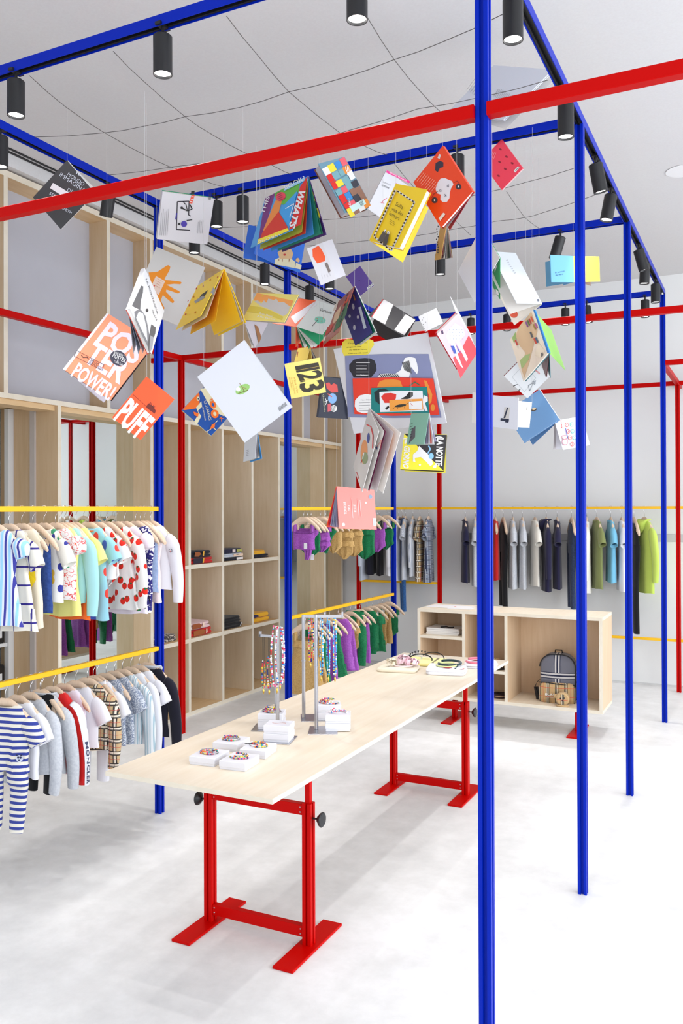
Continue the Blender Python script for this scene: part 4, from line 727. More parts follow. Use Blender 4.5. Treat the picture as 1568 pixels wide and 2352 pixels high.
def mixc(nt, fac, a, b):
    n = N(nt, 'ShaderNodeMix', data_type='RGBA'); nt.links.new(fac, n.inputs[0])
    for i, v in ((6, a), (7, b)):
        if isinstance(v, tuple): n.inputs[i].default_value = (*s2l(v), 1)
        else: nt.links.new(v, n.inputs[i])
    return n.outputs[2]
def stripes(bg, bands):
    """bands: (axis, period, width, colour, offset)"""
    def f(nt, b):
        o = sep(nt, coords(nt, 'Object')); c = bg
        for ax, per, wd, rgb, off in bands: c = mixc(nt, band(nt, o['XYZ'.index(ax)], per, wd, off), c, rgb)
        nt.links.new(c, b.inputs['Base Color'])
    return f
def spots(bg, layers):
    """layers: (scale, radius, colours, z offset, flatten, seed)"""
    def f(nt, b):
        c = bg
        for sc, r_, cols, dz, fl, seed in layers:
            tc = N(nt, 'ShaderNodeTexCoord'); q = sep(nt, tc.outputs['Object']); cb = N(nt, 'ShaderNodeCombineXYZ')
            nt.links.new(M2(nt, 'ADD', q[0], seed), cb.inputs[0]); nt.links.new(M2(nt, 'MULTIPLY_ADD', q[2], fl, dz*fl+seed*.37), cb.inputs[1])
            vo = N(nt, 'ShaderNodeTexVoronoi', voronoi_dimensions='2D'); vo.inputs['Scale'].default_value = sc; vo.inputs['Randomness'].default_value = .7; nt.links.new(cb.outputs[0], vo.inputs['Vector'])
            m_ = M2(nt, 'LESS_THAN', vo.outputs['Distance'], r_)
            if len(cols) > 1:
                s_ = sep(nt, vo.outputs['Color']); st = [(i/len(cols), q) for i, q in enumerate(cols)]; col = ramp(nt, st, s_[0], 'CONSTANT').outputs[0]
            else: col = cols[0]
            c = mixc(nt, m_, c, col)
        nt.links.new(c, b.inputs['Base Color'])
    return f
def scribble(bg, ink, sc=30, thr=.035, extra=None):
    def f(nt, b):
        v = coords(nt, 'Object', (1, .3, 1)); n = noise(nt, v, sc, 2, .6); d = M2(nt, 'ABSOLUTE', M2(nt, 'SUBTRACT', n, .5)); m_ = M2(nt, 'LESS_THAN', d, thr); c = mixc(nt, m_, bg, ink)
        if extra:
            n2 = noise(nt, v, extra[0], 1); c = mixc(nt, M2(nt, 'GREATER_THAN', n2, extra[1]), c, extra[2])
        nt.links.new(c, b.inputs['Base Color'])
    return f
def plaid(bg, lt, dk, red, k=1.0):
    return stripes(bg, [('X', .062*k, .022*k, dk, 0), ('X', .062*k, .012*k, lt, 0), ('Z', .062*k, .022*k, dk, 0), ('Z', .062*k, .012*k, lt, 0), ('X', .062*k, .002, red, .031*k), ('Z', .062*k, .002, red, .031*k), ('X', .062*k, .0025, dk, .004*k), ('Z', .062*k, .0025, dk, .004*k)])
F = dict(
 white=fab('white', (232, 232, 238)), offwhite=fab('off_white', (230, 226, 216)), cream=fab('cream', (232, 222, 200)), lilac=fab('pale_lilac', (228, 220, 232)), pink=fab('pale_pink', (232, 212, 212)),
 aqua=fab('aqua', (164, 214, 216)), lemon=fab('lemon', (236, 232, 140)), yellow=fab('yellow', (248, 218, 30)), orange=fab('orange', (238, 108, 40)), grey=fab('light_grey', (190, 196, 208)), greym=fab('grey_melange', (196, 200, 206), build=noisy((186, 190, 198), (206, 209, 214), ns=90)),
 navy=fab('navy', (34, 32, 62)), navy2=fab('dark_navy', (26, 26, 40)), black=fab('black', (20, 20, 24)), red=fab('red', (200, 30, 30)), blue=fab('denim_blue', (40, 66, 130), build=noisy((34, 58, 120), (50, 80, 148), ns=70)), denim=fab('light_denim', (150, 170, 204), build=noisy((140, 160, 196), (164, 182, 214), ns=70)), jeans=fab('jeans', (46, 92, 150), build=noisy((38, 80, 136), (60, 108, 166), ns=60)), denimd=fab('dark_denim', (46, 60, 92), build=noisy((40, 52, 82), (58, 74, 106), ns=60)),
 green=fab('emerald', (10, 112, 66), .5, build=noisy((6, 98, 56), (22, 132, 82), ns=120)), purple=fab('violet', (156, 78, 176), .5, build=noisy((142, 64, 164), (172, 94, 190), ns=120)), magenta=fab('magenta', (206, 50, 150)), gold=fab('gold_tan', (196, 160, 98), .5, build=noisy((182, 144, 84), (208, 172, 112), ns=110)),
 olive=fab('olive', (128, 136, 84)), sky=fab('sky', (116, 184, 214)), lime=fab('lime', (196, 220, 100)), redp=fab('red_puffer', (206, 24, 24), .38), tan=fab('tan', (198, 166, 120)),
 grid=fab('window_check', (236, 232, 220), build=stripes((234, 228, 214), [('X', .085, .008, (54, 44, 130), .02), ('Z', .085, .009, (54, 44, 130), .01)])),
 bstripe=fab('light_blue_stripe', (170, 212, 240), build=stripes((214, 220, 232), [('X', .04, .01, (60, 60, 150), 0), ('X', .04, .012, (150, 205, 240), .02)])),
 nstripe=fab('navy_stripe', (226, 222, 210), build=stripes((230, 226, 214), [('Z', .0285, .0135, (52, 66, 150), 0)])),
 berry=fab('strawberry', (236, 232, 232), build=spots((236, 232, 230), [(20, .3, [(222, 40, 26)], 0, .8, .3), (20, .1, [(40, 100, 60)], -.013, .8, .3)])),
 multi=fab('multi_print', (236, 234, 226), build=spots((236, 234, 226), [(24, .26, [(60, 150, 110), (54, 60, 150), (240, 190, 60), (226, 60, 50), (236, 234, 226)], 0, .6, 1.3)])),
 blueprint=fab('blue_print', (150, 206, 224), build=spots((150, 206, 224), [(14, .24, [(60, 90, 190), (226, 70, 60), (236, 150, 60), (150, 206, 224)], 0, .6, 2.1)])),
 redscrib=fab('red_scribble', (240, 236, 236), build=scribble((238, 234, 234), (222, 96, 96), 34, .022, (50, .72, (236, 110, 80)))),
 navyprint=fab('navy_toile', (232, 230, 238), build=scribble((232, 230, 238), (44, 40, 116), 36, .075)),
 liberty=fab('liberty', (190, 196, 206), build=scribble((206, 212, 220), (130, 142, 166), 110, .06)), bluestripe2=fab('shirt_stripe', (222, 232, 236), build=stripes((226, 232, 236), [('X', .016, .005, (166, 194, 206), 0), ('X', .032, .002, (120, 130, 140), .01)])),
 greystripe=fab('grey_shirt_stripe', (210, 214, 218), build=stripes((216, 218, 222), [('Y', .014, .004, (170, 176, 190), 0), ('X', .014, .004, (170, 176, 190), 0)])),
 check=fab('tan_check', (200, 172, 130), build=plaid((204, 176, 134), (232, 222, 204), (50, 46, 44), (200, 70, 60))), checky=fab('tan_check_side', (200, 172, 130), build=stripes((196, 166, 122), [('Y', .062, .022, (50, 46, 44), 0), ('Y', .062, .012, (226, 214, 196), 0), ('Z', .062, .022, (50, 46, 44), 0), ('Z', .062, .012, (226, 214, 196), 0), ('Y', .062, .002, (200, 60, 50), .03)])),
 greyplaid=fab('grey_plaid', (150, 160, 178), build=stripes((150, 160, 178), [('Z', .05, .016, (54, 60, 84), 0), ('Z', .05, .006, (220, 224, 230), 0), ('Y', .05, .012, (54, 60, 84), 0), ('Y', .05, .005, (220, 224, 230), 0), ('X', .05, .012, (54, 60, 84), 0)])),
 lace=fab('pink_lace', (236, 218, 220), build=noisy((230, 208, 210), (242, 230, 230), ns=160)),
)
HW = mat('pale_hanger_wood', (224, 198, 172), .5, build=wood_nodes((216, 188, 160), (232, 208, 184), (30, 30, 6)))
# ---------------------------------------------------------------- hangers and garments
def shz(x, s=1): x = abs(x)/s; return s*(-.082-(0 if x < .025 else .42*(x-.025)+2.6*(x-.025)**2))
HCACHE = {}
def hanger(pos, rz, label, s=1.0, clip=0):
    key = (round(s, 2), round(clip, 2))
    if key not in HCACHE:
        e = empty('clothes_hanger', pos, label, 'hanger', 'pale wooden hangers on the yellow rails')
        mb = MB(); r = .0175; pts = [Vector((0, -r, -.006))]+[Vector((0, -r*cos(a), r*sin(a)-.001)) for a in [pi*k/8 for k in range(9)]]+[Vector((0, r*.95, -.012)), Vector((0, r*.5, -.026)), Vector((0, 0, -.036)), Vector((0, 0, -.05*s-.02))]
        mb.tube(pts, .0017, 5).build('hook', CHR2, e, True)
        for sg in (-1, 1):
            mb = MB(); rows = []
            for k in range(9):
                f = k/8; x = sg*.162*s*f; hh = (.021-.006*f)*s; th = (.0075+.005*f)*s
                if k == 8: hh *= .5; th *= .5
                zc = shz(x, s)-.004*s-(0 if f > .2 else .003*(1-f*5)*s)
                rows.append([Vector((x+sg*.3*hh*sin(2*pi*q/8)*f, th*cos(2*pi*q/8), zc+hh*sin(2*pi*q/8))) for q in range(8)])
            mb.grid(rows, 0, True); mb.add(rows[-1], [tuple(range(8))]); mb.build('arm', HW, e, True, sharp=60)
        if clip:
            mb = MB(); mb.tube([(-.105*s, 0, -clip+.012), (-.1*s, 0, -clip+.03), (.1*s, 0, -clip+.03), (.105*s, 0, -clip+.012)], .0014, 5); mb.tube([(0, 0, shz(0, s)-.01), (0, 0, -clip+.03)], .0014, 5); mb.build('clip_wire', CHR2, e)
            for sg in (-1, 1): MB().bbox(sg*.095*s-.012, -.008, -clip-.012, sg*.095*s+.012, .008, -clip+.022, .002).build('clip', HW, e)
        e.rotation_euler = (0, 0, rz); HCACHE[key] = e; return e
    e = copy_tree(HCACHE[key]); e.location = pos; e.rotation_euler = (0, 0, rz); tag(e, label); return e
def body(mb, prof, nfold=3, amp=.012, seed=0, neck=.02, vn=False, n=24, quilt=0, mi=0):
    """prof rows: (z, half width, half thickness)"""
    r = random.Random(seed); ph = r.random()*6; ph2 = r.random()*6; rows = []; z0 = prof[0][0]; zL = prof[-1][0]
    P = []
    for (za, wa, ta), (zb, wb, tb) in zip(prof, prof[1:]):
        k = max(1, int(abs(zb-za)/(.012 if quilt else .035)))
        for i in range(k): f = i/k; P.append((za+(zb-za)*f, wa+(wb-wa)*f, ta+(tb-ta)*f))
    P.append(prof[-1])
    def loop(z, w_, t, i):
        L = []; f = (z0-z)/max(.01, z0-zL)
        if quilt: q = 1+.35*abs(sin(pi*(z0-z)/quilt)); t = t*q; w_ = w_*(1+.05*abs(sin(pi*(z0-z)/quilt)))
        for k in range(n):
            a = 2*pi*k/n; x = w_*cos(a); s_ = sin(a); y = -t*(abs(s_)**.8)*(1 if s_ > 0 else -1)
            y += amp*(f**1.2)*sin(nfold*pi*x/max(w_, .02)+ph+(.8 if s_ > 0 else 0))*(.4+.6*abs(s_)); zz = z
            if i == 0 and neck: zz -= neck*max(0, s_)
            zz += .004*sin(3*a+ph2)*f
            L.append(Vector((x+.004*sin(5*f*3+ph2)*f, y, zz)))
        return L
    for i, (z, w_, t) in enumerate(P): rows.append(loop(z, w_, t, i))
    mb.grid(rows, mi, True)
    # hem turned inwards
    inn = [Vector((v.x*.96, v.y*.8, v.z+.004)) for v in rows[-1]]; mb.grid([rows[-1], inn, [Vector((v.x*.95, v.y*.7, v.z+.1)) for v in inn]], mi, True)
    return lambda x, z: -(interp(P, z)[1]*max(0, 1-(x/interp(P, z)[0])**2)**.4+abs(amp)*.9*(((z0-z)/max(.01, z0-zL))**1.2)+.002)
def interp(P, z):
    for (za, wa, ta), (zb, wb, tb) in zip(P, P[1:]):
        if za >= z >= zb: f = (za-z)/max(1e-6, za-zb); return (wa+(wb-wa)*f, ta+(tb-ta)*f)
    return P[-1][1:]
def limb(mb, pts, ra, rb, n=14, amp=.0, quilt=0, seed=0, mi=0):
    """sleeve or leg: path in the garment plane, ra half width in plane, rb half thickness"""
    r = random.Random(seed); ph = r.random()*6; pts = [Vector(p) for p in pts]; Q = []; L = len(pts)-1; K = (6 if not quilt else 9)
    for i in range(L):
        for k in range(K if L < 5 else 3): Q.append((i+k/(K if L < 5 else 3)))
    Q.append(L); rows = []
    def cr(t):
        i = min(int(t), L-1); f = t-i; p0 = pts[max(i-1, 0)]; p1 = pts[i]; p2 = pts[i+1]; p3 = pts[min(i+2, L)]
        return .5*((2*p1)+(p2-p0)*f+(2*p0-5*p1+4*p2-p3)*f*f+(3*p1-p0-3*p2+p3)*f**3)
    for j, t in enumerate(Q):
        c = cr(t); d = (cr(min(t+.05, L))-cr(max(t-.05, 0))).normalized(); nx = Vector((d.z, 0, -d.x)).normalized(); f = t/L; i = min(int(t), L-1); g = t-i
        a_ = ra[i]+(ra[i+1]-ra[i])*g; b_ = rb[i]+(rb[i+1]-rb[i])*g
        if quilt: a_ *= 1+.16*abs(sin(pi*f*quilt)); b_ *= 1+.3*abs(sin(pi*f*quilt))
        rows.append([c+nx*(a_*cos(2*pi*k/n)*(1+amp*4*sin(9*f+ph)))+Vector((0, b_*sin(2*pi*k/n)+amp*sin(2*pi*k/n*2+ph+f*5), 0)) for k in range(n)])
    mb.grid(rows, mi, True); c = cr(L); mb.grid([rows[-1], [p+(c-p)*.15 for p in rows[-1]], [p+(c-p)*.3-(cr(L)-cr(L-.3)).normalized()*.03 for p in rows[-1]]], mi, True)
    return rows
def onlimb(rows, f, k, off=.002):
    n = len(rows[0]); t = f*(len(rows)-1); i = min(int(t), len(rows)-2); g = t-i; k0 = int(k) % n; k1 = (k0+1) % n; h = k-int(k)
    a = rows[i][k0].lerp(rows[i][k1], h).lerp(rows[i+1][k0].lerp(rows[i+1][k1], h), g); c = sum(rows[i], Vector())/n; return a+(a-c).normalized()*off
def hlab(t):
    t = 'wooden hanger of the '+t; return ' '.join(t.split()[:16]).rstrip(',')
GN = [0]
def garment(pos, rz, kind, m_, L, label, cat, group, s=1.0, W=None, hem=None, th=None, sleeve=None, m2=None, collar=None, folds=3, amp=.012, deco=(), extra=None, hang=True, quilt=0, cuffs=None, open_=False):
    GN[0] += 1; seed = GN[0]; r = random.Random(seed)
    name = {'dress': 'dress', 'tee': 't_shirt', 'sweat': 'sweatshirt', 'pants': 'trousers', 'skirt': 'skirt', 'brief': 'swim_brief', 'suit': 'swimsuit', 'top': 'bikini_top', 'jacket': 'jacket', 'shirt': 'shirt', 'romper': 'romper', 'ruffle': 'ruffled_swimsuit', 'hoodie': 'hooded_sweatshirt', 'strap': 'strap_dress'}[kind]
    e = empty(name, pos, label, cat, group); e.rotation_euler = (0, 0, rz)
    W = (W or .135)*s; hem = (hem or W*1.02/s)*s; th = (th or .026)*s; top = shz(.062*s, s)+.012*s; zs = shz(W, s)+.012*s; surf = None; mb = MB()
    if kind in ('pants', 'skirt'):
        z0 = -.165*s
        if kind == 'skirt': surf = body(mb, [(z0, W*.8, th*.7), (z0-.03, W*.84, th*.8), (-L, hem, th)], folds, amp, seed, 0); mb.build('body', m_, e, True)
        else:
            body(mb, [(z0, W*.72, th*.8), (z0-.1*s, W*.86, th), (z0-.17*s, W*.84, th)], 2, .004, seed, 0); mb.build('body', m_, e, True)
            for sg in (-1, 1):
                mb = MB(); limb(mb, [(sg*W*.42, 0, z0-.1*s), (sg*W*.46, 0, z0-.2*s), (sg*(W*.5), .005, (z0-L)/2-.06), (sg*W*.48, 0, -L)], [W*.4, W*.41, W*.33, W*.3], [th, th, th*.8, th*.75], 14, .003, 0, seed+sg); mb.build('leg', m_, e, True)
            mb = MB(); body(mb, [(z0+.001, W*.73, th*.85), (z0-.025*s, W*.75, th*.9)], 2, 0, seed, 0); mb.build('waistband', m2 or m_, e, True)
        hang and hanger(pos, rz, hlab(label), s, -z0); surf = surf or (lambda x, z: -th*1.05)
    elif kind in ('brief', 'suit', 'top', 'strap', 'ruffle'):
        z0 = -.19*s if kind != 'brief' else -.165*s
        if kind == 'brief': pr_ = [(z0, W*.72, th*.6), (z0-.04*s, W*.74, th*.6), (z0-.075*s, W*.5, th*.5), (-L, W*.13, th*.35)]
        elif kind == 'top': pr_ = [(z0, W*.75, th*.6), (-L, W*.78, th*.6)]
        elif kind == 'strap': pr_ = [(z0, W*.7, th*.7), (z0-.08*s, W*.74, th), (-L, hem, th*1.2)]
        else: pr_ = [(z0, W*.6, th*.6), (z0-.06*s, W*.66, th*.7), (z0-.12*s, W*.62, th*.6), (-L+.06*s, W*.66, th*.6), (-L, W*.12, th*.35)]
        surf = body(mb, pr_, folds, amp, seed, .02); mb.build('body', m_, e, True)
        if kind != 'brief':
            for sg in (-1, 1):
                mb = MB(); a_ = sg*W*.62
                rows = []
                for k in range(9):
                    f = k/8; y = (-1 if f < .5 else 1)*th*.5*abs(1-2*f); z = z0-.005+(shz(W*.7, s)+.006-z0)*sin(pi*f)**.6; rows.append([Vector((a_-.014*s, y, z)), Vector((a_+.014*s, y, z+.002)), Vector((a_+.014*s, y*.8, z-.003)), Vector((a_-.014*s, y*.8, z-.004))])
                mb.grid(rows, 0, True); mb.build('strap', m_, e, True)
        hang and hanger(pos, rz, hlab(label), s, -z0 if kind == 'brief' else 0)
    else:
        pr_ = [(top, .064*s, .02*s), (shz(.085*s, s)+.015*s, .088*s, .021*s), (shz(.11*s, s)+.012*s, .112*s, .022*s), (zs, W, .024*s), (zs-.06*s, W*.97, th)]
        if kind in ('dress', 'romper'): pr_ += [(zs-.15*s, W*.86, th), (-L, hem, th*1.25)] if kind == 'dress' else [(zs-.2*s, W*.9, th), (zs-.25*s, W*.95, th)]
        else: pr_ += [(-L, hem, th*1.1)]
        surf = body(mb, pr_, folds, amp, seed, .022*s, quilt=quilt); mb.build('body', m_, e, True)
        if sleeve:
            for sg in (-1, 1):
                mb = MB(); a_ = r.uniform(-.01, .012)
                if sleeve == 'long': Ls = min(L*.86, .36*s+.02); pts = [(sg*(W-.028*s), 0, zs-.03*s), (sg*(W+.014*s), 0, zs-.065*s), (sg*(W+.042*s), a_, zs-.04*s-Ls*.5), (sg*(W+.036*s+a_), a_, zs-Ls)]; lrows = limb(mb, pts, [.044*s, .045*s, .036*s, .029*s], [.018*s, .026*s, .022*s, .018*s], 14, .002, quilt and 7, seed)
                elif sleeve == 'short': pts = [(sg*(W-.03*s), 0, zs-.026*s), (sg*(W+.008*s), 0, zs-.052*s), (sg*(W+.046*s), 0, zs-.12*s)]; limb(mb, pts, [.042*s, .045*s, .044*s], [.018*s, .025*s, .026*s], 14, .002, 0, seed)
                elif sleeve == 'puff': pts = [(sg*(W-.02*s), 0, zs-.01*s), (sg*(W+.012*s), 0, zs-.03*s), (sg*(W+.026*s), 0, zs-.07*s)]; limb(mb, pts, [.03*s, .048*s, .03*s], [.02*s, .034*s, .022*s], 14, .004, 0, seed)
                if kind == 'jacket' and quilt and sg == 1 and sleeve == 'long':
                    rw = lrows; b2 = MB(); b2.grid([[onlimb(rw, f/16, kk, .004) for kk in (6.3, 7, 8, 8.8)] for f in range(17)]); b2.build('sleeve_band', F['white'], e, True)
                    vs, fs, _ = text_geo('MONCLER', .02); b2 = MB(); b2.add([onlimb(rw, .56+.4*x, 8.2-1.15*y, .0065) for x, y in vs], fs); b2.build('lettering', colm((50, 56, 90)), e)
                mb.build('sleeve', (m2 if (m2 and kind in ('jacket',)) else m_), e, True)
        if kind == 'romper':
            for sg in (-1, 1):
                mb = MB(); limb(mb, [(sg*W*.42, 0, zs-.2*s), (sg*W*.5, 0, zs-.3*s), (sg*W*.5, .01, (zs-L)/2-.08), (sg*W*.46, 0, -L)], [W*.42, W*.42, W*.34, W*.26], [th, th, th*.9, th*.8], 14, .003, 0, seed+sg); mb.build('leg', m_, e, True)
        cm = collar or (m2 if kind != 'jacket' else None) or m_
        mb = MB()
        if kind in ('hoodie',):
            rows = []
            for k in range(7):
                f = k/6; ry = .024*s+.03*s*sin(pi*f); rows.append([Vector(((.062+.02*sin(pi*f))*s*cos(a), .012*s+ry*sin(a), top+.006-.085*s*f*max(0, sin(a))-.02*s*f+.012*s*sin(pi*f))) for a in [2*pi*q/14 for q in range(14)]])
            mb.grid(rows, 0, True); mb.build('hood', cm, e, True)
        else:
            h_ = .012*s if kind in ('tee', 'sweat', 'dress', 'romper') else .03*s
            rows = [[Vector(((.064+.004*g)*s*cos(a), -(.019+.005*g)*s*sin(a)*1.0, top+.002-(.022*s*max(0, sin(a)))-h_*(g/2)*(1 if g else -.1))) for a in [2*pi*q/16 for q in range(16)]] for g in (0, 1, 2)]
            mb.grid(rows, 0, True); mb.build('collar', cm, e, True)
        hang and hanger(pos, rz, hlab(label), s)
    # printed or sewn on details, laid on the front surface
    for i, d in enumerate(deco):
        mb = MB(); off = .0015+.0008*i; cm = colm(d[1], .7) if isinstance(d[1], tuple) else d[1]
        if d[0] == 'text':
            A, B_, C_ = (Vector((p[0], 0, p[1])) for p in d[3:6]); vs, fs, _ = text_geo(d[2]); V = [A+(B_-A)*x+(C_-A)*y for x, y in vs]; mb.add([Vector((v.x, (surf(v.x, v.z) if len(d) < 7 else d[6])-off, v.z)) for v in V], fs)
        elif d[0] == 'disc':
            x, z, rr = d[2:5]; n_ = 16; V = [(x+rr*cos(2*pi*k/n_), z+rr*sin(2*pi*k/n_)) for k in range(n_)]; mb.add([Vector((a, (surf(a, b) if len(d) < 6 else d[5])-off, b)) for a, b in V], [tuple(reversed(range(n_)))])
        elif d[0] == 'poly': V = d[2]; tr = tessellate_polygon([[Vector((a, b, 0)) for a, b in V]]); mb.add([Vector((a, (surf(a, b) if len(d) < 4 else d[3])-off, b)) for a, b in V], [tuple(t) for t in tr])
        elif d[0] == 'ruffle':
            z, w_, dz = d[2:5]; rows = [[Vector(((w_*(1+.14*g))*cos(a), -(th*.9+.012*g+.006*g*sin(11*a))*sin(a), z-dz*g+.004*sin(7*a)*g)) for a in [2*pi*q/40 for q in range(40)]] for g in (0, .5, 1)]; mb.grid(rows, 0, True); mb.build('ruffle', cm, e, True); continue
        elif d[0] == 'bow':
            x, z, q = d[2:5]; y = surf(x, z)-.004
            for sg in (-1, 1): mb.grid([[Vector((x, y, z+.2*q)), Vector((x, y-.006, z)), Vector((x, y, z-.2*q))], [Vector((x+sg*q*.6, y-.006, z+.5*q)), Vector((x+sg*q*.6, y-.016, z)), Vector((x+sg*q*.6, y-.006, z-.5*q))], [Vector((x+sg*q, y-.004, z+.6*q)), Vector((x+sg*q, y-.01, z)), Vector((x+sg*q, y-.004, z-.6*q))]])
            for sg in (-1, 1): mb.add([Vector((x, y, z)), Vector((x+sg*.2*q, y, z)), Vector((x+sg*.6*q, y-.006, z-1.6*q)), Vector((x+sg*.25*q, y-.006, z-1.7*q))], [(0, 1, 2, 3)])
            mb.build('bow', cm, e); continue
        elif d[0] == 'tag': x, z = d[2:4]; y = surf(x, z)-.003; mb.box(x-.014, y-.001, z-.035, x+.014, y, z+.01); mb.build('price_tag', cm, e); continue
        mb.build('print' if d[0] in ('text', 'poly') else 'badge', cm, e)
    return e
def onrail(u, rail_x=None, rail_y=None, z=1.756, v=1168):
    p = at(u, v, X=rail_x) if rail_x is not None else at(u, v, Y=rail_y)
    return Vector((p.x, p.y, z))
GL1 = 'garments on the upper rail of the left rack'; GL2 = 'garments on the lower rail of the left rack'
def hemL(u, v, pos, axis, z):
    p = at(u, v, X=pos.x) if axis == 'X' else at(u, v, Y=pos.y); return z-p.z
def LR(u, kind, m_, vh, label, cat, lower=False, rz=None, mid=False, **k):
    z = ZL if lower else ZU
    if not lower: p = at(u, 1168, X=XL)
    else:
        p = None; lo, hi = .2, 9.
        a = at(u, 1400, X=XL); p = a
    pos = Vector((XL, p.y, z)); L = hemL(u, vh, pos, 'X', z)
    g = k.pop('group', GL2 if lower else GL1)
    return garment(pos, radians(random.uniform(-6, 6)) if rz is None else radians(rz), kind, m_, L, label, cat, g, **k)
# upper left rack, from the left
LR(-12, 'dress', F['bstripe'], 1435, 'pale blue dress with navy stripes at the left edge of the photo', 'dress', hem=.16, sleeve='puff')
LR(20, 'dress', F['grid'], 1446, 'white gauze dress with wide navy window check and short sleeves', 'dress', hem=.17, sleeve='short', amp=.018)
LR(50, 'dress', F['cream'], 1438, 'cream sleeveless dress with frilled collar and yellow patch', 'dress', hem=.14, deco=[('poly', F['yellow'], [(.02, -.26), (.1, -.25), (.11, -.33), (.08, -.38), (.05, -.34), (.03, -.36)]), ('ruffle', F['offwhite'], -.1, .06, .02)])
LR(75, 'skirt', F['blue'], 1406, 'blue denim pinafore skirt with a red oval patch', 'skirt', hem=.125, amp=.004, deco=[('disc', (200, 60, 50), .05, -.42, .018), ('poly', F['yellow'], [(.02, -.165), (.045, -.165), (.045, -.2), (.02, -.2)])])
LR(101, 'tee', F['multi'], 1380, 'white t-shirt with scattered green, navy and red prints', 't-shirt', sleeve='short', hem=.13)
LR(127, 'shirt', F['redscrib'], 1376, 'white blouse covered in fine red scribbled drawings', 'blouse', sleeve='puff', hem=.13)
LR(138, 'dress', F['lemon'], 1412, 'pale lemon dress showing its hem behind the aqua sweatshirt', 'dress', hem=.15)
LR(160, 'skirt', F['orange'], 1420, 'orange skirt hanging between the aqua sweatshirt and the light blue dress', 'skirt', hem=.15)
LR(148, 'sweat', F['aqua'], 1383, 'aqua sweatshirt with long sleeves', 'sweatshirt', sleeve='long', hem=.135, m2=F['aqua'])
LR(172, 'tee', F['lemon'], 1340, 'lemon t-shirt with a bright yellow shoulder patch', 't-shirt', sleeve='short', hem=.145, deco=[('poly', F['yellow'], [(.03, -.15), (.11, -.16), (.12, -.25), (.06, -.25)]), ])
LR(203, 'dress', F['blueprint'], 1421, 'light blue dress with an orange collar and small blue and red prints', 'dress', sleeve='short', collar=F['orange'], hem=.14)
LR(223, 'tee', F['berry'], 1328, 'short white top printed with red strawberries, in front of a longer strawberry dress', 't-shirt', sleeve='short', hem=.12)
LR(244, 'suit', F['berry'], 1345, 'small strawberry printed bib with a green bow', 'bib', deco=[('bow', F['green'], .02, -.2, .045)])
LR(266, 'dress', F['berry'], 1398, 'white long-sleeved dress printed with large red strawberries', 'dress', sleeve='long', hem=.17, amp=.02, folds=5)
LR(286, 'dress', F['lilac'], 1407, 'pale pink frilled dress behind the navy patterned one', 'dress', sleeve='puff', hem=.15, deco=[('ruffle', F['pink'], -.11, .07, .03)])
LR(311, 'dress', F['navyprint'], 1404, 'white and navy patterned sleeveless dress with a navy bow and hem', 'dress', hem=.115, deco=[('bow', F['navy'], .06, -.3, .05), ('ruffle', F['navyprint'], -.12, .08, .03), ('poly', F['navy'], [(-.11, -.475), (.112, -.475), (.116, -.52), (-.11, -.52)])])
LR(322, 'skirt', F['denim'], 1358, 'light denim skirt on a clip hanger', 'skirt', hem=.12)
LR(331, 'dress', F['lace'], 1381, 'pale pink lace sleeveless dress', 'dress', hem=.13)
LR(345, 'jacket', F['white'], 1352, 'white long-sleeved cardigan with a round badge, last on the upper left rail', 'cardigan', sleeve='long', hem=.14, rz=4, collar=F['white'], deco=[('disc', (60, 60, 90), .157, -.235, .011, -.031), ('disc', (240, 240, 244), .157, -.235, .008, -.031), ('disc', (206, 60, 60), .157, -.237, .004, -.031)])
# lower left rack
def LL(u, *a, **k):
    return LR(u, *a, lower=True, **k)
LL(12, 'romper', F['nstripe'], 1908, 'white and blue striped one-piece suit with long legs and a panda badge', 'romper', sleeve='short', rz=8, deco=[('disc', (200, 206, 226), .1, -.33, .016), ('disc', (30, 34, 70), .095, -.325, .005), ('disc', (30, 34, 70), .106, -.325, .005), ('disc', (30, 34, 70), .1, -.336, .004), ('disc', (30, 34, 70), .09, -.314, .004), ('disc', (30, 34, 70), .11, -.314, .004)])
LL(41, 'tee', F['white'], 1780, 'plain white short-sleeved t-shirt beside the striped suit', 't-shirt', sleeve='short', hem=.13, deco=[('poly', (60, 90, 130), [(.09, -.44), (.104, -.44), (.104, -.47), (.09, -.47)])])
LL(70, 'sweat', F['greym'], 1770, 'light grey sweatshirt with long sleeves, left of the grey hoodie', 'sweatshirt', sleeve='long', hem=.14, th=.034)
LL(92, 'pants', F['black'], 1818, 'black trousers showing two legs below the grey hoodie and red jacket', 'trousers', W=.125)
LL(96, 'hoodie', F['greym'], 1768, 'light grey hooded sweatshirt left of the red puffer', 'hoodie', sleeve='long', hem=.14, th=.036)
LL(122, 'jacket', F['redp'], 1765, 'red quilted puffer jacket with a white lettered sleeve band', 'jacket', sleeve='long', hem=.145, th=.045, quilt=.045, m2=F['redp'])
LL(148, 'tee', F['lilac'], 1720, 'pale lilac t-shirt between the red puffer and the white t-shirt with check pocket', 't-shirt', hem=.13)
LL(174, 'tee', F['white'], 1710, 'white t-shirt with a tan check pocket', 't-shirt', sleeve='short', hem=.14, deco=[('poly', F['check'], [(-.02, -.2), (.05, -.2), (.05, -.27), (.015, -.29), (-.02, -.27)])])
LL(200, 'shirt', F['check'], 1718, 'tan, black and red check shirt with short sleeves on the lower left rail', 'shirt', sleeve='long', hem=.13)
LL(214, 'pants', F['white'], 1788, 'white trousers below the white polo shirt', 'trousers', W=.13)
LL(222, 'shirt', F['white'], 1690, 'white polo shirt with navy collar and cuff lines', 'polo shirt', sleeve='short', hem=.13, collar=F['navy'])
LL(243, 'shirt', F['liberty'], 1708, 'grey floral shirt, nearer of two', 'shirt', sleeve=None, hem=.13)
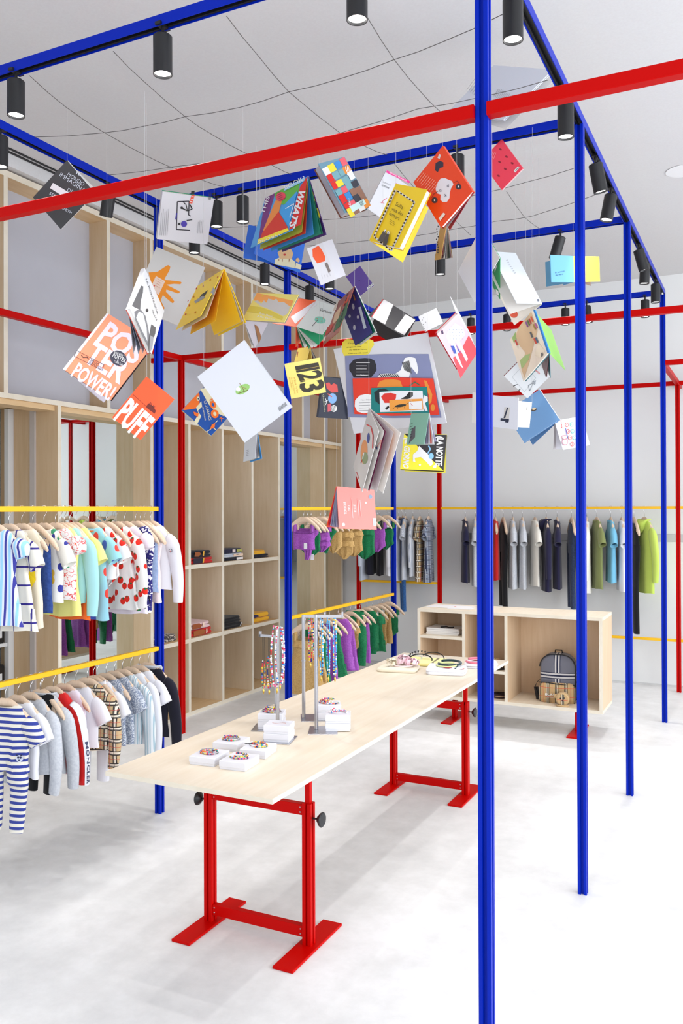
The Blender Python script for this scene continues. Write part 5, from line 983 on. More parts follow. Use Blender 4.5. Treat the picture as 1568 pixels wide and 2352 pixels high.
LL(263, 'shirt', F['liberty'], 1704, 'grey floral shirt with short sleeve, farther of two', 'shirt', sleeve='short', hem=.13)
LL(281, 'shirt', F['bluestripe2'], 1702, 'pale blue and white vertically striped shirt', 'shirt', sleeve='long', hem=.13)
LL(300, 'sweat', F['white'], 1700, 'white long-sleeved sweatshirt near the end of the lower left rail', 'sweatshirt', sleeve='long', hem=.135)
LL(319, 'shirt', F['white'], 1700, 'white polo shirt with a small round sleeve badge', 'polo shirt', sleeve='short', hem=.13, deco=[('disc', (50, 56, 90), .16, -.21, .011, -.03), ('disc', (236, 236, 240), .16, -.21, .007, -.03)])
LL(340, 'hoodie', F['navy2'], 1687, 'dark navy zip jacket with grey hood lining, last on the lower left rail', 'jacket', sleeve='long', hem=.14, collar=F['greym'], rz=3, deco=[('disc', (220, 220, 226), .162, -.24, .012, -.031), ('disc', (200, 60, 60), .162, -.241, .005, -.031)])
# middle rack: swimwear and summer dresses
GM1 = 'swimwear on the upper rail of the middle rack'; GM2 = 'dresses on the lower rail of the middle rack'
def MR(u, *a, **k): return LR(u, *a, group=GM1, s=k.pop('s', .92), **k)
def ML(u, *a, **k):
    return LR(u, *a, lower=True, group=GM2, s=k.pop('s', .92), **k)
W0 = (236, 236, 240)
MR(697, 'top', F['purple'], 1262, 'violet crop bikini top with a white tag, first on the middle rail', 'swimsuit', deco=[('tag', W0, .03, -.27)])
MR(706, 'brief', F['purple'], 1286, 'violet bikini brief with magenta lining', 'swimsuit')
MR(714, 'suit', F['green'], 1280, 'emerald one-piece swimsuit with a white tag, second on the middle rail', 'swimsuit', deco=[('tag', W0, .02, -.36)])
MR(736, 'ruffle', F['purple'], 1268, 'violet ruffled swimsuit on the middle rail', 'swimsuit', deco=[('ruffle', F['purple'], -.22, .08, .03), ('ruffle', F['purple'], -.26, .08, .035)])
MR(748, 'brief', F['green'], 1270, 'emerald swim brief left of the gold ruffles', 'swimsuit')
MR(765, 'suit', F['gold'], 1270, 'gold swimsuit behind the salmon book', 'swimsuit')
MR(790, 'ruffle', F['gold'], 1284, 'gold ruffled swimsuit below the salmon book', 'swimsuit', deco=[('ruffle', F['gold'], -.2, .085, .04), ('ruffle', F['gold'], -.27, .085, .045)])
MR(812, 'ruffle', F['gold'], 1278, 'gold frilled swimsuit right of centre under the salmon book', 'swimsuit', deco=[('ruffle', F['gold'], -.2, .08, .03)])
MR(838, 'suit', F['green'], 1284, 'emerald tied swimsuit right of the salmon book', 'swimsuit', W=.15, deco=[('ruffle', F['green'], -.19, .08, .04)])
MR(866, 'ruffle', F['purple'], 1268, 'violet swimsuit near the end of the middle upper rail', 'swimsuit')
MR(886, 'suit', F['green'], 1262, 'emerald swimsuit last on the middle upper rail', 'swimsuit')
ML(701, 'strap', F['gold'], 1596, 'gold tan dress with gathered neckline, first on the middle lower rail', 'dress', s=1.05, hem=.17, deco=[('ruffle', F['gold'], -.2, .1, .05)])
ML(715, 'strap', F['gold'], 1570, 'gold tan strap dress, second on the middle lower rail', 'dress', s=1., hem=.15)
ML(724, 'strap', F['green'], 1580, 'emerald strap dress showing its hem behind the necklaces', 'dress', s=1., hem=.15)
ML(745, 'strap', F['purple'], 1562, 'violet strap dress behind the necklace stand', 'dress', s=1., hem=.13)
ML(756, 'strap', F['green'], 1552, 'emerald dress right of the necklace stand', 'dress', s=1., hem=.16, deco=[('ruffle', F['green'], -.19, .085, .04)])
ML(776, 'dress', F['purple'], 1535, 'violet sleeveless dress in the middle rack', 'dress', hem=.15, s=.98)
ML(785, 'skirt', F['purple'], 1538, 'violet flared skirt on clips beside the violet dress', 'skirt', hem=.16)
ML(804, 'ruffle', F['gold'], 1500, 'gold frilled swimsuit on the middle lower rail', 'swimsuit', deco=[('ruffle', F['gold'], -.19, .09, .05)])
ML(815, 'pants', F['green'], 1528, 'emerald trousers on the middle lower rail', 'trousers')
ML(826, 'strap', F['purple'], 1520, 'violet dress with narrow hem right of the emerald trousers', 'dress', hem=.11)
ML(842, 'romper', F['green'], 1500, 'emerald balloon romper on the middle lower rail', 'romper', sleeve='puff', W=.14)
ML(855, 'strap', F['green'], 1495, 'emerald strap top behind the balloon romper', 'top', hem=.14)
ML(868, 'ruffle', F['gold'], 1492, 'gold swimsuit with puffed straps near the rail end', 'swimsuit', deco=[('ruffle', F['gold'], -.18, .08, .04)])
ML(878, 'strap', F['gold'], 1475, 'gold top second from the middle lower rail end', 'top', hem=.12)
ML(893, 'suit', F['green'], 1465, 'emerald swimsuit last on the middle lower rail', 'swimsuit', W=.15)
# back racks: seen nearly edge on
def BR(u, kind, m_, vh, label, cat, rz=None, s=1.35, z=ZU, v=1168, **k):
    p = at(u, v, Y=8.78); pos = Vector((p.x, 8.78, z)); L = hemL(u, vh, pos, 'Y', z)
    return garment(pos, radians(90+(random.uniform(-14, 14) if rz is None else rz)), kind, m_, L, label, cat, k.pop('group', 'garments on the back wall rail'), s=s, **k)
GB1 = 'garments on the short back rail'
for a in [(836, 'sweat', F['grey'], 1330, 'grey sweatshirt at the left end of the short back rail', 'sweatshirt', 'long'), (852, 'dress', F['navy2'], 1318, 'dark navy dress on the short back rail', 'dress', None), (872, 'sweat', F['black'], 1320, 'black top on the short back rail', 'top', 'short'),
          (893, 'shirt', F['white'], 1320, 'white shirt just left of the far blue post', 'shirt', 'long'), (915, 'shirt', F['white'], 1332, 'white shirt just right of the far blue post', 'shirt', 'long'), (931, 'shirt', F['greystripe'], 1330, 'pale grey shirt on the short back rail', 'shirt', 'short'),
          (948, 'shirt', F['greystripe'], 1322, 'grey and white striped shirt left of the tan check dress', 'shirt', 'long'), (964, 'dress', F['checky'], 1333, 'tan check dress on the short back rail', 'dress', 'short'), (984, 'dress', F['greyplaid'], 1336, 'grey and navy plaid dress beside the red back post', 'dress', 'short')]:
    BR(a[0], a[1], a[2], a[3], a[4], a[5], sleeve=a[6], s=1.2, rz=random.uniform(5, 22), group=GB1)
BR(925, 'pants', F['jeans'], 1402, 'blue jeans hanging below the white shirts at the back', 'jeans', s=1.1, rz=30, group=GB1)
for a in [(1068, 'tee', F['navy'], 1336, 'navy t-shirt, first on the long back rail', 't-shirt', 'short', 20), (1092, 'tee', F['greym'], 1344, 'light grey t-shirt just left of the thick front post', 't-shirt', 'short', 15), (1112, 'tee', F['navy'], 1340, 'navy t-shirt hidden behind the thick front post', 't-shirt', 'short', 10),
          (1137, 'tee', F['red'], 1330, 'red top just right of the thick front post', 'top', None, 20), (1155, 'pants', F['black'], 1392, 'black wide trousers on the long back rail', 'trousers', None, 25), (1177, 'tee', F['greym'], 1350, 'light grey t-shirt right of the black trousers', 't-shirt', 'short', 18),
          (1199, 'tee', F['greym'], 1350, 'light grey t-shirt left of the white t-shirt', 't-shirt', 'short', 18), (1228, 'tee', F['offwhite'], 1344, 'off-white t-shirt with a dark print on the back rail', 't-shirt', 'short', 22), (1254, 'hoodie', F['navy'], 1356, 'navy hooded sweatshirt on the long back rail', 'hoodie', 'long', 18),
          (1279, 'tee', F['navy'], 1351, 'navy t-shirt right of the navy hoodie', 't-shirt', 'short', 14), (1312, 'pants', F['denimd'], 1396, 'dark denim cargo trousers left of the second right post', 'trousers', None, 20), (1347, 'shirt', F['offwhite'], 1360, 'off-white shirt just right of the second right post', 'shirt', 'long', 10),
          (1370, 'tee', F['olive'], 1350, 'olive green t-shirt on the back rail', 't-shirt', 'short', 22), (1402, 'tee', F['sky'], 1336, 'sky blue t-shirt on the back rail', 't-shirt', 'short', 16), (1427, 'tee', F['white'], 1355, 'white t-shirt left of the third right post', 't-shirt', 'short', 14),
          (1455, 'pants', F['black'], 1452, 'long black trousers under the lime hoodie', 'trousers', None, 20), (1479, 'hoodie', F['lime'], 1360, 'lime green hooded sweatshirt', 'hoodie', 'long', 30)]:
    BR(a[0], a[1], a[2], a[3], a[4], a[5], sleeve=a[6], rz=a[7], **({'deco': [('poly', (60, 50, 60), [(-.06, -.3), (.06, -.3), (.06, -.42), (-.06, -.42)])]} if a[0] == 1228 else {}))
# ---------------------------------------------------------------- folded clothes
def soft_box(mb, x0, y0, z0, x1, y1, z1, r=.012, nx=8, ny=8, wob=.004, seed=0, mi=0):
    """cushion-like folded textile"""
    rr = random.Random(seed); p1, p2 = rr.random()*6, rr.random()*6; rows = []; K = 9
    cx, cy = (x0+x1)/2, (y0+y1)/2; hx, hy = (x1-x0)/2, (y1-y0)/2; h = z1-z0
    for k in range(K+1):
        a = -pi/2+pi*k/K; ins = r*(1-cos(a)); z = z0+h/2+h/2*sin(a)*1.0; L = []
        for q in range(32):
            t = 2*pi*q/32; c, s_ = cos(t), sin(t); e = .28; sx = abs(c)**e*(1 if c > 0 else -1); sy = abs(s_)**e*(1 if s_ > 0 else -1)
            L.append(Vector((cx+(hx-ins+wob*sin(3*t+p1)*.5)*sx, cy+(hy-ins+wob*sin(2*t+p2)*.5)*sy, z+(wob*.8*sin(2*t+p2) if k > K*.6 else 0))))
        rows.append(L)
    mb.grid(rows, mi, True)
    top = rows[-1]; inner = [Vector((cx+(v.x-cx)*.5, cy+(v.y-cy)*.5, v.z+.003)) for v in top]; mb.grid([top, inner], mi, True); mb.add(inner, [tuple(range(32))], mi); mb.add(rows[0], [tuple(reversed(range(32)))], mi)
def folded(x, y, z, sx, sy, h, m_, label, group, layers=2, m2=None, rz=0, deco=()):
    e = empty('folded_sweater', (x, y, z), label, 'folded clothing', group); e.rotation_euler = (0, 0, radians(rz))
    for k in range(layers):
        mb = MB(); soft_box(mb, -sx/2+.004*k, -sy/2, h*k/layers, sx/2-.006*k, sy/2-.003*k, h*(k+1)/layers-.001, min(h/layers*.45, .014), seed=int(abs(x*1000)+k*7+abs(y)*100)); mb.build('folded_layer', m2 if (m2 and k == layers-1) else m_, e, True)
    for i, (c, pts) in enumerate(deco):
        mb = MB(); tr = tessellate_polygon([[Vector((a, b, 0)) for a, b in pts]]); mb.add([Vector((sx/2+.004, a, b)) for a, b in pts], [tuple(t) for t in tr]); mb.build('print', colm(c, .8), e)
    return e
GF = 'folded sweaters in the cubbies'; ZA, ZB = 1.2795, .6535
BRN = fab('brown_print', (150, 84, 44)); NV = F['navy2']; KH = fab('khaki_print', (150, 150, 110)); MIXP = fab('mixed_print', (60, 50, 60), build=spots((34, 32, 60), [(16, .3, [(150, 84, 44), (34, 32, 60), (150, 150, 100), (226, 190, 130)], 0, .8, .4)]))
SCARF = fab('patterned_scarf', (90, 80, 76), build=scribble((206, 196, 184), (60, 54, 56), 60, .08)); PKS = fab('pink_sweat', (228, 196, 200)); MUST = fab('mustard', (238, 178, 40))
folded(-4.6, 6.24, ZA, .34, .36, .055, F['red'], 'red sweater with a dark printed band, lower of two in the upper left cubby', GF, 2, deco=[((40, 34, 50), [(-.15, .004), (-.02, .004), (-.01, .05), (-.15, .05)]), ((226, 170, 60), [(-.02, .006), (.0, .006), (.012, .05), (-.006, .05)])])
folded(-4.6, 6.23, ZA+.056, .33, .33, .055, NV, 'navy sweater with brown print, on the red sweater in the upper left cubby', GF, 2, deco=[((150, 84, 44), [(-.12, .01), (-.06, .006), (-.02, .028), (-.05, .048), (-.11, .046)]), ((226, 170, 60), [(-.0, .008), (.02, .008), (.03, .05), (.01, .05)])])
folded(-4.6, 6.22, ZB, .34, .36, .058, F['red'], 'red sweater with a brown print, lower of two in the lower left cubby', GF, 2, deco=[((160, 88, 40), [(-.13, .006), (.03, .008), (.05, .04), (.0, .054), (-.13, .05)]), ((232, 200, 180), [(.05, .01), (.075, .02), (.07, .05), (.055, .05)])])
folded(-4.6, 6.21, ZB+.059, .33, .33, .055, PKS, 'pale pink sweater with a brown print, upper of two in the lower left cubby', GF, 2, deco=[((150, 76, 34), [(-.13, .006), (-.01, .008), (.01, .03), (-.03, .05), (-.13, .05)]), ((236, 206, 186), [(.015, .01), (.05, .014), (.04, .05), (.02, .05)])])
folded(-4.6, 6.74, ZA, .34, .34, .03, NV, 'dark folded top, lowest of three in the middle upper cubby', GF, 1, deco=[((236, 230, 226), [(.02, .004), (.13, .006), (.13, .026), (.02, .026)])])
folded(-4.6, 6.73, ZA+.031, .34, .34, .036, F['grey'], 'grey folded top, middle of three in the middle upper cubby', GF, 2, deco=[((234, 204, 180), [(-.02, .004), (.14, .006), (.14, .03), (-.02, .03)]), ((120, 84, 70), [(.02, .018), (.08, .02), (.05, .028)])])
folded(-4.6, 6.73, ZA+.068, .33, .33, .04, F['navy'], 'navy folded top with a pale print, topmost of three in the middle upper cubby', GF, 2, deco=[((226, 210, 206), [(-.03, .004), (.02, .006), (.02, .034), (-.03, .034)]), ((170, 170, 90), [(.04, .006), (.13, .01), (.13, .034), (.04, .034)])])
folded(-4.6, 6.72, ZB, .34, .34, .05, F['black'], 'black folded sweater with white lines, lower of two', GF, 2, deco=[((210, 214, 220), [(.09, .008), (.1, .008), (.13, .04), (.12, .04)])])
folded(-4.6, 6.71, ZB+.051, .33, .32, .05, F['black'], 'black folded sweater, upper of two in the middle lower cubby', GF, 2)
folded(-4.6, 7.23, ZA, .32, .34, .032, NV, 'dark navy folded top under the mustard one', GF, 2)
folded(-4.6, 7.2, ZA+.033, .3, .28, .04, MUST, 'mustard folded top on the dark navy one in the right upper cubby', GF, 2)
folded(-4.6, 7.22, ZB, .32, .36, .085, MUST, 'large mustard folded sweater with a navy label in the right lower cubby', GF, 2, deco=[((50, 40, 80), [(-.15, .05), (-.03, .055), (-.1, .08), (-.15, .08)])])
folded(-4.6, 5.74, ZB, .3, .34, .05, SCARF, 'black and white patterned scarf folded in the leftmost cubby', GF, 2)
# ---------------------------------------------------------------- left bay: opening to a service corner
CAB = mat('white_laminate', (222, 224, 226), .5); GRY = mat('green_grey_wall', (170, 176, 172), .7)
sc = empty('service_shelf', (-4.9, 4.0, 0), 'white shelf unit with black devices seen through the left shelving bay', 'shelf')
def scp(mb, n, m_): o = mb.build(n, m_, sc); rel(o, sc)
scp(MB().box(-4.86, 4.435, .035, -4.82, 4.483, 2.47), 'upright', CAB)
scp(MB().box(-4.97, 3.52, .035, -4.955, 4.435, 2.47), 'back_panel', GRY)
for z in (.80, .5, .2): scp(MB().box(-4.95, 3.52, z-.012, -4.83, 4.434, z+.012), 'shelf', CAB)
for z, lb in ((.812, 'black device with a pale label on the service shelf, upper of two'), (.512, 'black device with a pale label on the service shelf, lower of two')):
    d = empty('card_printer', (-4.885, 4.3, z), lb, 'device'); MB().bbox(-.05, -.13, 0, .05, .12, .15, .012).build('housing', BLK, d, False); MB().bbox(.0495, .02, .04, .0515, .09, .09, .001).build('label_plate', CAB, d); MB().bbox(.0495, .03, .055, .0525, .07, .075, .0005).build('screen', BLK, d)
# ---------------------------------------------------------------- jewellery on the table
TZ = .76
BOXM = mat('white_gift_box', (222, 222, 229), .45)
BEADC = [colm(c, .25) for c in ((214, 40, 50), (240, 240, 240), (60, 130, 200), (250, 210, 60), (240, 120, 40), (230, 90, 140), (40, 160, 120), (40, 50, 110), (200, 190, 120), (170, 40, 90))]
CORD = mat('black_cord', (24, 22, 26), .7); WBEAD = [BEADC[1], BEADC[1], BEADC[1], BEADC[0], BEADC[5], BEADC[2]]; GOLD = mat('gold_charm', (226, 186, 90), .25, 1)
def beadloop(pts, r, pal, parent, seed=0, step=1.7, name='beads'):
    uq = list(dict.fromkeys(pal)); pi_ = [uq.index(p) for p in pal]
    rr = random.Random(seed); mb = MB(); pts = [Vector(p) for p in pts]; acc = 0; last = None
    for a, b in zip(pts, pts[1:]):
        L = (b-a).length; t = 0
        while t < L:
            q = a+(b-a)*(t/L); k = rr.choice([1, 1, 1, .8, 1.3]); mb.ball(q+Vector((rr.uniform(-1, 1), rr.uniform(-1, 1), 0))*r*.25, r*k, 6, rr.choice(pi_)); t += r*step*k
    o = mb.build(name, uq, parent, True); o['kind'] = 'stuff'; return o
def box_at(x, y, z, sx, sy, h, rz, label, group='white gift boxes on the table', tiers=1, logo=False):
    e = empty('gift_box', (x, y, z), label, 'box', group); e.rotation_euler = (0, 0, radians(rz))
    for k in range(tiers):
        z0 = k*h/tiers; q = .002 if (tiers == 2 and k == 0) or tiers == 1 else 0
        MB().bbox(-sx/2+.002, -sy/2+.002, z0, sx/2-.002, sy/2-.002, z0+h/tiers-.002, .001).build('tray' if k == 0 or tiers == 1 else 'lid_base', BOXM, e)
        MB().bbox(-sx/2, -sy/2, z0+h/tiers*.28, sx/2, sy/2, z0+h/tiers-.0003, .0015).build('lid', BOXM, e)
    if logo:
        mb = MB(); mb.tube([(.03*cos(a), .012*sin(a), h+.0006) for a in [2*pi*k/20 for k in range(20)]], .0006, 4, closed=True); mb.build('lid_drawing', colm((200, 150, 140)), e)
    return e
def bracelet(x, y, z, r, label, pal=BEADC, cord=True, seed=0, n=1, tassel=True):
    e = empty('bead_bracelet', (x, y, z), label, 'bracelet', 'beaded bracelets on the white boxes'); rr = random.Random(seed)
    for k in range(n):
        ph = rr.random()*6; r2 = r*(1-.15*k); pts = [(r2*cos(a)*1.15, r2*.8*sin(a), .004+.006*k) for a in [ph+pi*1.35*i/18 for i in range(19)]]; beadloop(pts, .003, pal, e, seed+k)
        if cord:
            mb = MB(); a0 = ph+pi*1.35; mb.tube([(r2*cos(a)*1.15, r2*.8*sin(a), .004+.006*k) for a in [a0+pi*.65*i/8 for i in range(9)]], .0008, 5); mb.tube([(r2*1.15*cos(a0), r2*.8*sin(a0), .004), (r2*1.15*cos(a0)-.02, r2*.8*sin(a0)-.01, .003), (r2*1.15*cos(a0)-.034, r2*.8*sin(a0)-.004, .002)], .0008, 5); mb.build('cord', CORD, e)
    return e
FB = [(-1.972, 2.815, 6, 'flat white box with bracelet, front left of the four'), (-2.005, 3.02, 8, 'flat white box with bracelet, back left of the four'), (-1.832, 2.815, 6, 'flat white box with bracelet, front right of the four, nearest the camera'), (-1.852, 2.985, 10, 'flat white box with bracelet, back right of the four')]
for i, (x, y, r_, lb) in enumerate(FB):
    box_at(x, y, TZ, .112, .125, .033, r_, lb)
    bracelet(x, y, TZ+.033, .034, ['bead bracelet with black cord on the front left flat box', 'bead bracelet with black cord on the back left flat box', 'bead bracelet in orange, red and gold on the front right flat box', 'bead bracelet with pink beads on the back right flat box'][i], seed=i+3, n=2, cord=i != 2)
def plate(x, y, rz, lx, ly): return x, y, rz, lx, ly
def stand(px_, py_, z1, arms, cx, cy, rz, label):
    e = empty('jewellery_stand', (px_, py_, TZ), label, 'jewellery stand', 'steel jewellery stands on the table')
    b = MB(); b.bbox(-.065, -.07, 0, .065, .07, .003, .001); b = b.build('base_plate', CHR, e); b.location = (cx-px_, cy-py_, 0); b.rotation_euler = (0, 0, radians(rz))
    MB().bbox(-.0065, -.0065, .003, .0065, .0065, z1-TZ, .001).build('pole', CHR, e); MB().bbox(-.008, -.008, (z1-TZ)*.55, .008, .008, (z1-TZ)*.555+.004, .001).build('collar', CHR, e)
    for (dx, dy, z, up) in arms:
        mb = MB(); d = Vector((dx, dy, 0)); s_ = d.normalized().cross(Vector((0, 0, 1)))*.006; zz = Vector((0, 0, .006)); p = Vector((0, 0, z-TZ))
        def bar(a, b_, w1, w2): mb.add([a-w1-w2, a+w1-w2, a+w1+w2, a-w1+w2, b_-w1-w2, b_+w1-w2, b_+w1+w2, b_-w1+w2], [(0, 1, 2, 3), (7, 6, 5, 4), (0, 4, 5, 1), (1, 5, 6, 2), (2, 6, 7, 3), (3, 7, 4, 0)])
        bar(p, p+d, s_, zz)
        if up: bar(p+d-Vector((0, 0, .006)), p+d+Vector((0, 0, .02)), s_, d.normalized()*.004)
        mb.build('arm', CHR, e)
    return e
A2 = at(637, 1560, Y=3.30); A1 = at(634, 1560, Y=3.43); B1 = at(726, 1560, Y=3.42); C1 = at(697, 1560, Y=3.587)
zt = lambda u, v, y: at(u, v, Y=y).z
zA2 = zt(637, 1441, 3.30); zA1 = zt(620, 1461, 3.43); zB = zt(726, 1417, 3.42)+.004; zC = zt(697, 1417, 3.587)+.004
stand(A2.x, A2.y, zA2, [], -1.885, 3.205, 15, 'steel stand carrying the thick white and red bead necklaces')
stand(A1.x, A1.y, zA1+.006, [(-.085, .0, zA1, True)], -2.035, 3.36, 21, 'steel stand with a low arm carrying two black cord necklaces')
stand(B1.x, B1.y, zB+.006, [(.11, .045, zB, True)], -1.785, 3.425, 25, 'steel stand with a right-hand arm carrying three blue necklaces')
stand(C1.x, C1.y, zC+.006, [(.10, .03, zC, True)], -1.93, 3.615, 30, 'steel stand farthest back, carrying two multicoloured necklaces')
b_ = [(-1.884, 3.205, 15, 'two-tier white box with a faint drawing on its lid, nearest the camera', True), (-2.02, 3.372, 21, 'two-tier white box under a pile of bracelets, left', False), (-1.737, 3.478, 25, 'two-tier white box with a white and red bracelet, right', False), (-1.868, 3.64, 30, 'two-tier white box with a bracelet ring, behind the thin steel poles', False)]
for x, y, r_, lb, lg in b_: box_at(x, y, TZ+.003, .112, .1, .07, r_, lb, 'two-tier white boxes on the stand plates', 2, lg)
bracelet(-2.02, 3.372, TZ+.073, .04, 'pile of multicoloured bead bracelets on the left two-tier box', seed=21, n=4, cord=True)
bracelet(-1.737, 3.478, TZ+.073, .036, 'white and red bead bracelet on the right two-tier box', pal=WBEAD, seed=31, n=3, cord=False)
bracelet(-1.868, 3.64, TZ+.073, .042, 'ring of orange and pink bead bracelets on the back box', seed=41, n=3, cord=False)
def necklace(u, y, v0, v1, label, pal, w=.012, cord=0.0, seed=0, r=.0034, pend=True):
    p = at(u, v0, Y=y); q = at(u, v1, Y=y); e = empty('bead_necklace', q, label, 'necklace', 'necklaces on the steel stands'); h = p.z-q.z
    zc = h*(1-cord); S_ = []
    for i in range(9): f = i/8; S_.append((-w*(.35+.65*sin(pi*min(f*.8+.1, 1))), 0, zc*(1-f)+.004))
    loop = S_+[(w*(.35+.65*sin(pi*min(f*.8+.1, 1))), 0, zc*f+.004) for f in [i/8 for i in range(9)]]
    beadloop(loop, r, pal, e, seed)
    if cord: mb = MB(); [mb.tube([(sg*w*.4, 0, zc), (sg*w*.5, 0, h)], .0009, 5) for sg in (-1, 1)]; mb.tube([(-w*.5, 0, h), (0, .004, h+.004), (w*.5, 0, h)], .0009, 5); mb.build('cord', CORD, e)
    else: mb = MB(); mb.tube([(-w*.35, 0, h), (0, .008, h+.005), (w*.35, 0, h)], .0015, 5); mb.build('cord', BEADC[1], e)
    if pend: mb = MB(); mb.lathe([(0, -.03), (.004, -.022), (.005, -.012), (.001, -.002), (0, 0)], n=8); mb.build('pendant', GOLD, e, True)
    return e
BLU = [colm((70, 170, 226), .3)]*5+[ BEADC[1], BEADC[7], BEADC[3]]
necklace(605, 3.43, 1461, 1580, 'black cord necklace with coloured beads, left of two on the low arm', BEADC, .008, .5, 1)
necklace(618, 3.43, 1461, 1582, 'black cord necklace with coloured beads, right of two on the low arm', BEADC, .009, .42, 2)
necklace(636, 3.285, 1441, 1578, 'thick white necklace with red star beads hanging over the pole', WBEAD, .03, 0, 3, .0044)
necklace(643, 3.28, 1443, 1570, 'second white necklace with pink and red beads over the pole', WBEAD, .022, 0, 4, .0036)
for i, u in enumerate((738, 754, 769)): necklace(u, 3.43+.014*i, 1417, 1552, 'bright blue bead necklace with white and yellow beads, %s of three' % ('left', 'middle', 'right')[i], BLU, .007, 0, 10+i, .0036)
necklace(713, 3.60, 1418, 1520, 'multicoloured charm necklace, left of two on the back stand', BEADC, .009, 0, 17, .0036)
necklace(723, 3.61, 1418, 1516, 'multicoloured charm necklace, right of two on the back stand', BEADC, .009, 0, 18, .0036)
# ---------------------------------------------------------------- textiles and headbands at the far end of the table
def ftop(x, y, sx, sy, h, rz, m_, label, layers=1, deco=()):
    e = empty('folded_garment', (x, y, TZ), label, 'folded clothing', 'folded clothes at the far end of the table'); e.rotation_euler = (0, 0, radians(rz))
    for k in range(layers):
        mb = MB(); soft_box(mb, -sx/2, -sy/2, h*k/layers, sx/2-.006*k, sy/2-.003*k, h*(k+1)/layers, h/layers*.45, seed=int(x*991)+k); mb.build('folded_layer', m_, e, True)
    for i, (c, pts) in enumerate(deco): mb = MB(); tr = tessellate_polygon([[Vector((a, b, 0)) for a, b in pts]]); mb.add([Vector((a, b, h+.0055)) for a, b in pts], [tuple(t) for t in tr]); mb.build('print', colm(c, .8), e)
    return e
ftop(-2.04, 4.92, .25, .2, .018, 12, F['cream'], 'cream linen garment folded flat under a pale pink flower headband')
ftop(-1.95, 5.2, .3, .22, .02, 8, fab('pale_yellow_print', (244, 232, 150), build=spots((242, 234, 156), [(18, .16, [(250, 200, 60), (120, 110, 80)], 0, 1, 1.7)])), 'pale yellow garment folded flat under black bow headbands')
ftop(-1.745, 4.97, .24, .22, .034, 14, F['white'], 'thick white garment with red print folded under a dark green headband', 2, [((206, 36, 44), [(-.02, -.06), (.0, -.02), (.04, .0), (.05, -.03), (.02, -.07)]), ((40, 70, 80), [(.05, -.08), (.06, -.08), (.07, .0), (.06, .0)]), ((206, 36, 44), [(.08, -.1), (.11, -.09), (.11, -.06)]), ((206, 36, 44), [(-.08, .06), (-.03, .04), (.02, .08)])])
ftop(-1.62, 5.25, .2, .2, .026, 10, F['white'], 'white garment with red stripes folded under a pink headband', 2, [((216, 50, 50), [(-.07, -.05), (.04, -.03), (.05, -.01), (-.06, -.03)]), ((216, 50, 50), [(-.06, .02), (.06, .04), (.06, .055), (-.06, .035)])])
def headband(x, y, z, r, m_, label, rz=0, tilt=0, th=.006, w_=.004, deco=None):
    e = empty('headband', (x, y, z), label, 'headband', 'headbands on folded clothes'); e.rotation_euler = (radians(tilt), 0, radians(rz))
    mb = MB(); mb.tube([(r*cos(a), r*.82*sin(a), th) for a in [radians(-150+300*k/28) for k in range(29)]], th, 8); mb.build('band', m_, e, True)
    if deco: deco(e, r)
    return e
def flowers(rgbs):
    def f(e, r):
        rr = random.Random(3)
        for k, (c, x, y, s_) in enumerate(rgbs):
            mb = MB()
            for i in range(26):
                a = rr.random()*6.28; b = rr.random()*1.4; d = Vector((cos(a)*cos(b), sin(a)*cos(b), sin(b))); p = Vector((x, y, .012))+d*s_*rr.uniform(.5, 1); t = d.orthogonal().normalized(); t2 = d.cross(t); q = s_*.5
                mb.add([p-t*q, p+d*q*.5-t2*q*.7, p+t*q, p+d*q*.4+t2*q*.7, p+d*q*.15], [(0, 1, 4), (1, 2, 4), (2, 3, 4), (3, 0, 4)])
            mb.build('flower', colm(c, .8), e)
    return f
headband(-2.02, 4.94, TZ+.024, .06, F['pink'], 'pale pink headband with big pink and cream fabric flowers', 20, 0, .004, deco=flowers([((238, 208, 216), .0, .03, .045), ((240, 200, 212), .045, -.0, .04), ((226, 214, 190), -.07, -.01, .035), ((236, 206, 214), .07, .03, .03)]))
def bows(e, r):
    mb = MB()
    for k in range(7):
        a = radians(60+k*18)
        for sg in (-1, 1): p = Vector((r*cos(a), r*.8*sin(a), .012)); mb.add([p, p+Vector((.006, sg*.014, .012)), p+Vector((-.006, sg*.016, .008))], [(0, 1, 2)])
    mb.build('bow_trim', CORD, e)
headband(-1.99, 5.17, TZ+.026, .072, CORD, 'black headband with a row of small bows, on the pale yellow garment', 30, 24, .004, deco=bows)
headband(-1.93, 5.22, TZ+.026, .075, CORD, 'plain thin black headband, standing over the bow headband', 10, 34, .003)
headband(-2.06, 5.22, TZ+.026, .06, mat('clear_plastic_band', (200, 206, 212), .2), 'small clear crystal headband at the left of the black ones', 60, 10, .003)
headband(-1.745, 5.02, TZ+.042, .07, mat('dark_green_velvet', (16, 50, 54), .8, sheen=.4), 'dark green velvet headband on the white and red garment', 0, 6, .008)
headband(-1.75, 4.97, TZ+.04, .062, mat('pale_green_band', (206, 214, 150), .7), 'pale green headband below the dark green one', 0, 3, .005)
headband(-1.63, 5.22, TZ+.032, .075, mat('pink_velvet', (228, 120, 140), .8, sheen=.4), 'pink velvet headband near the thick post', 5, 5, .008)
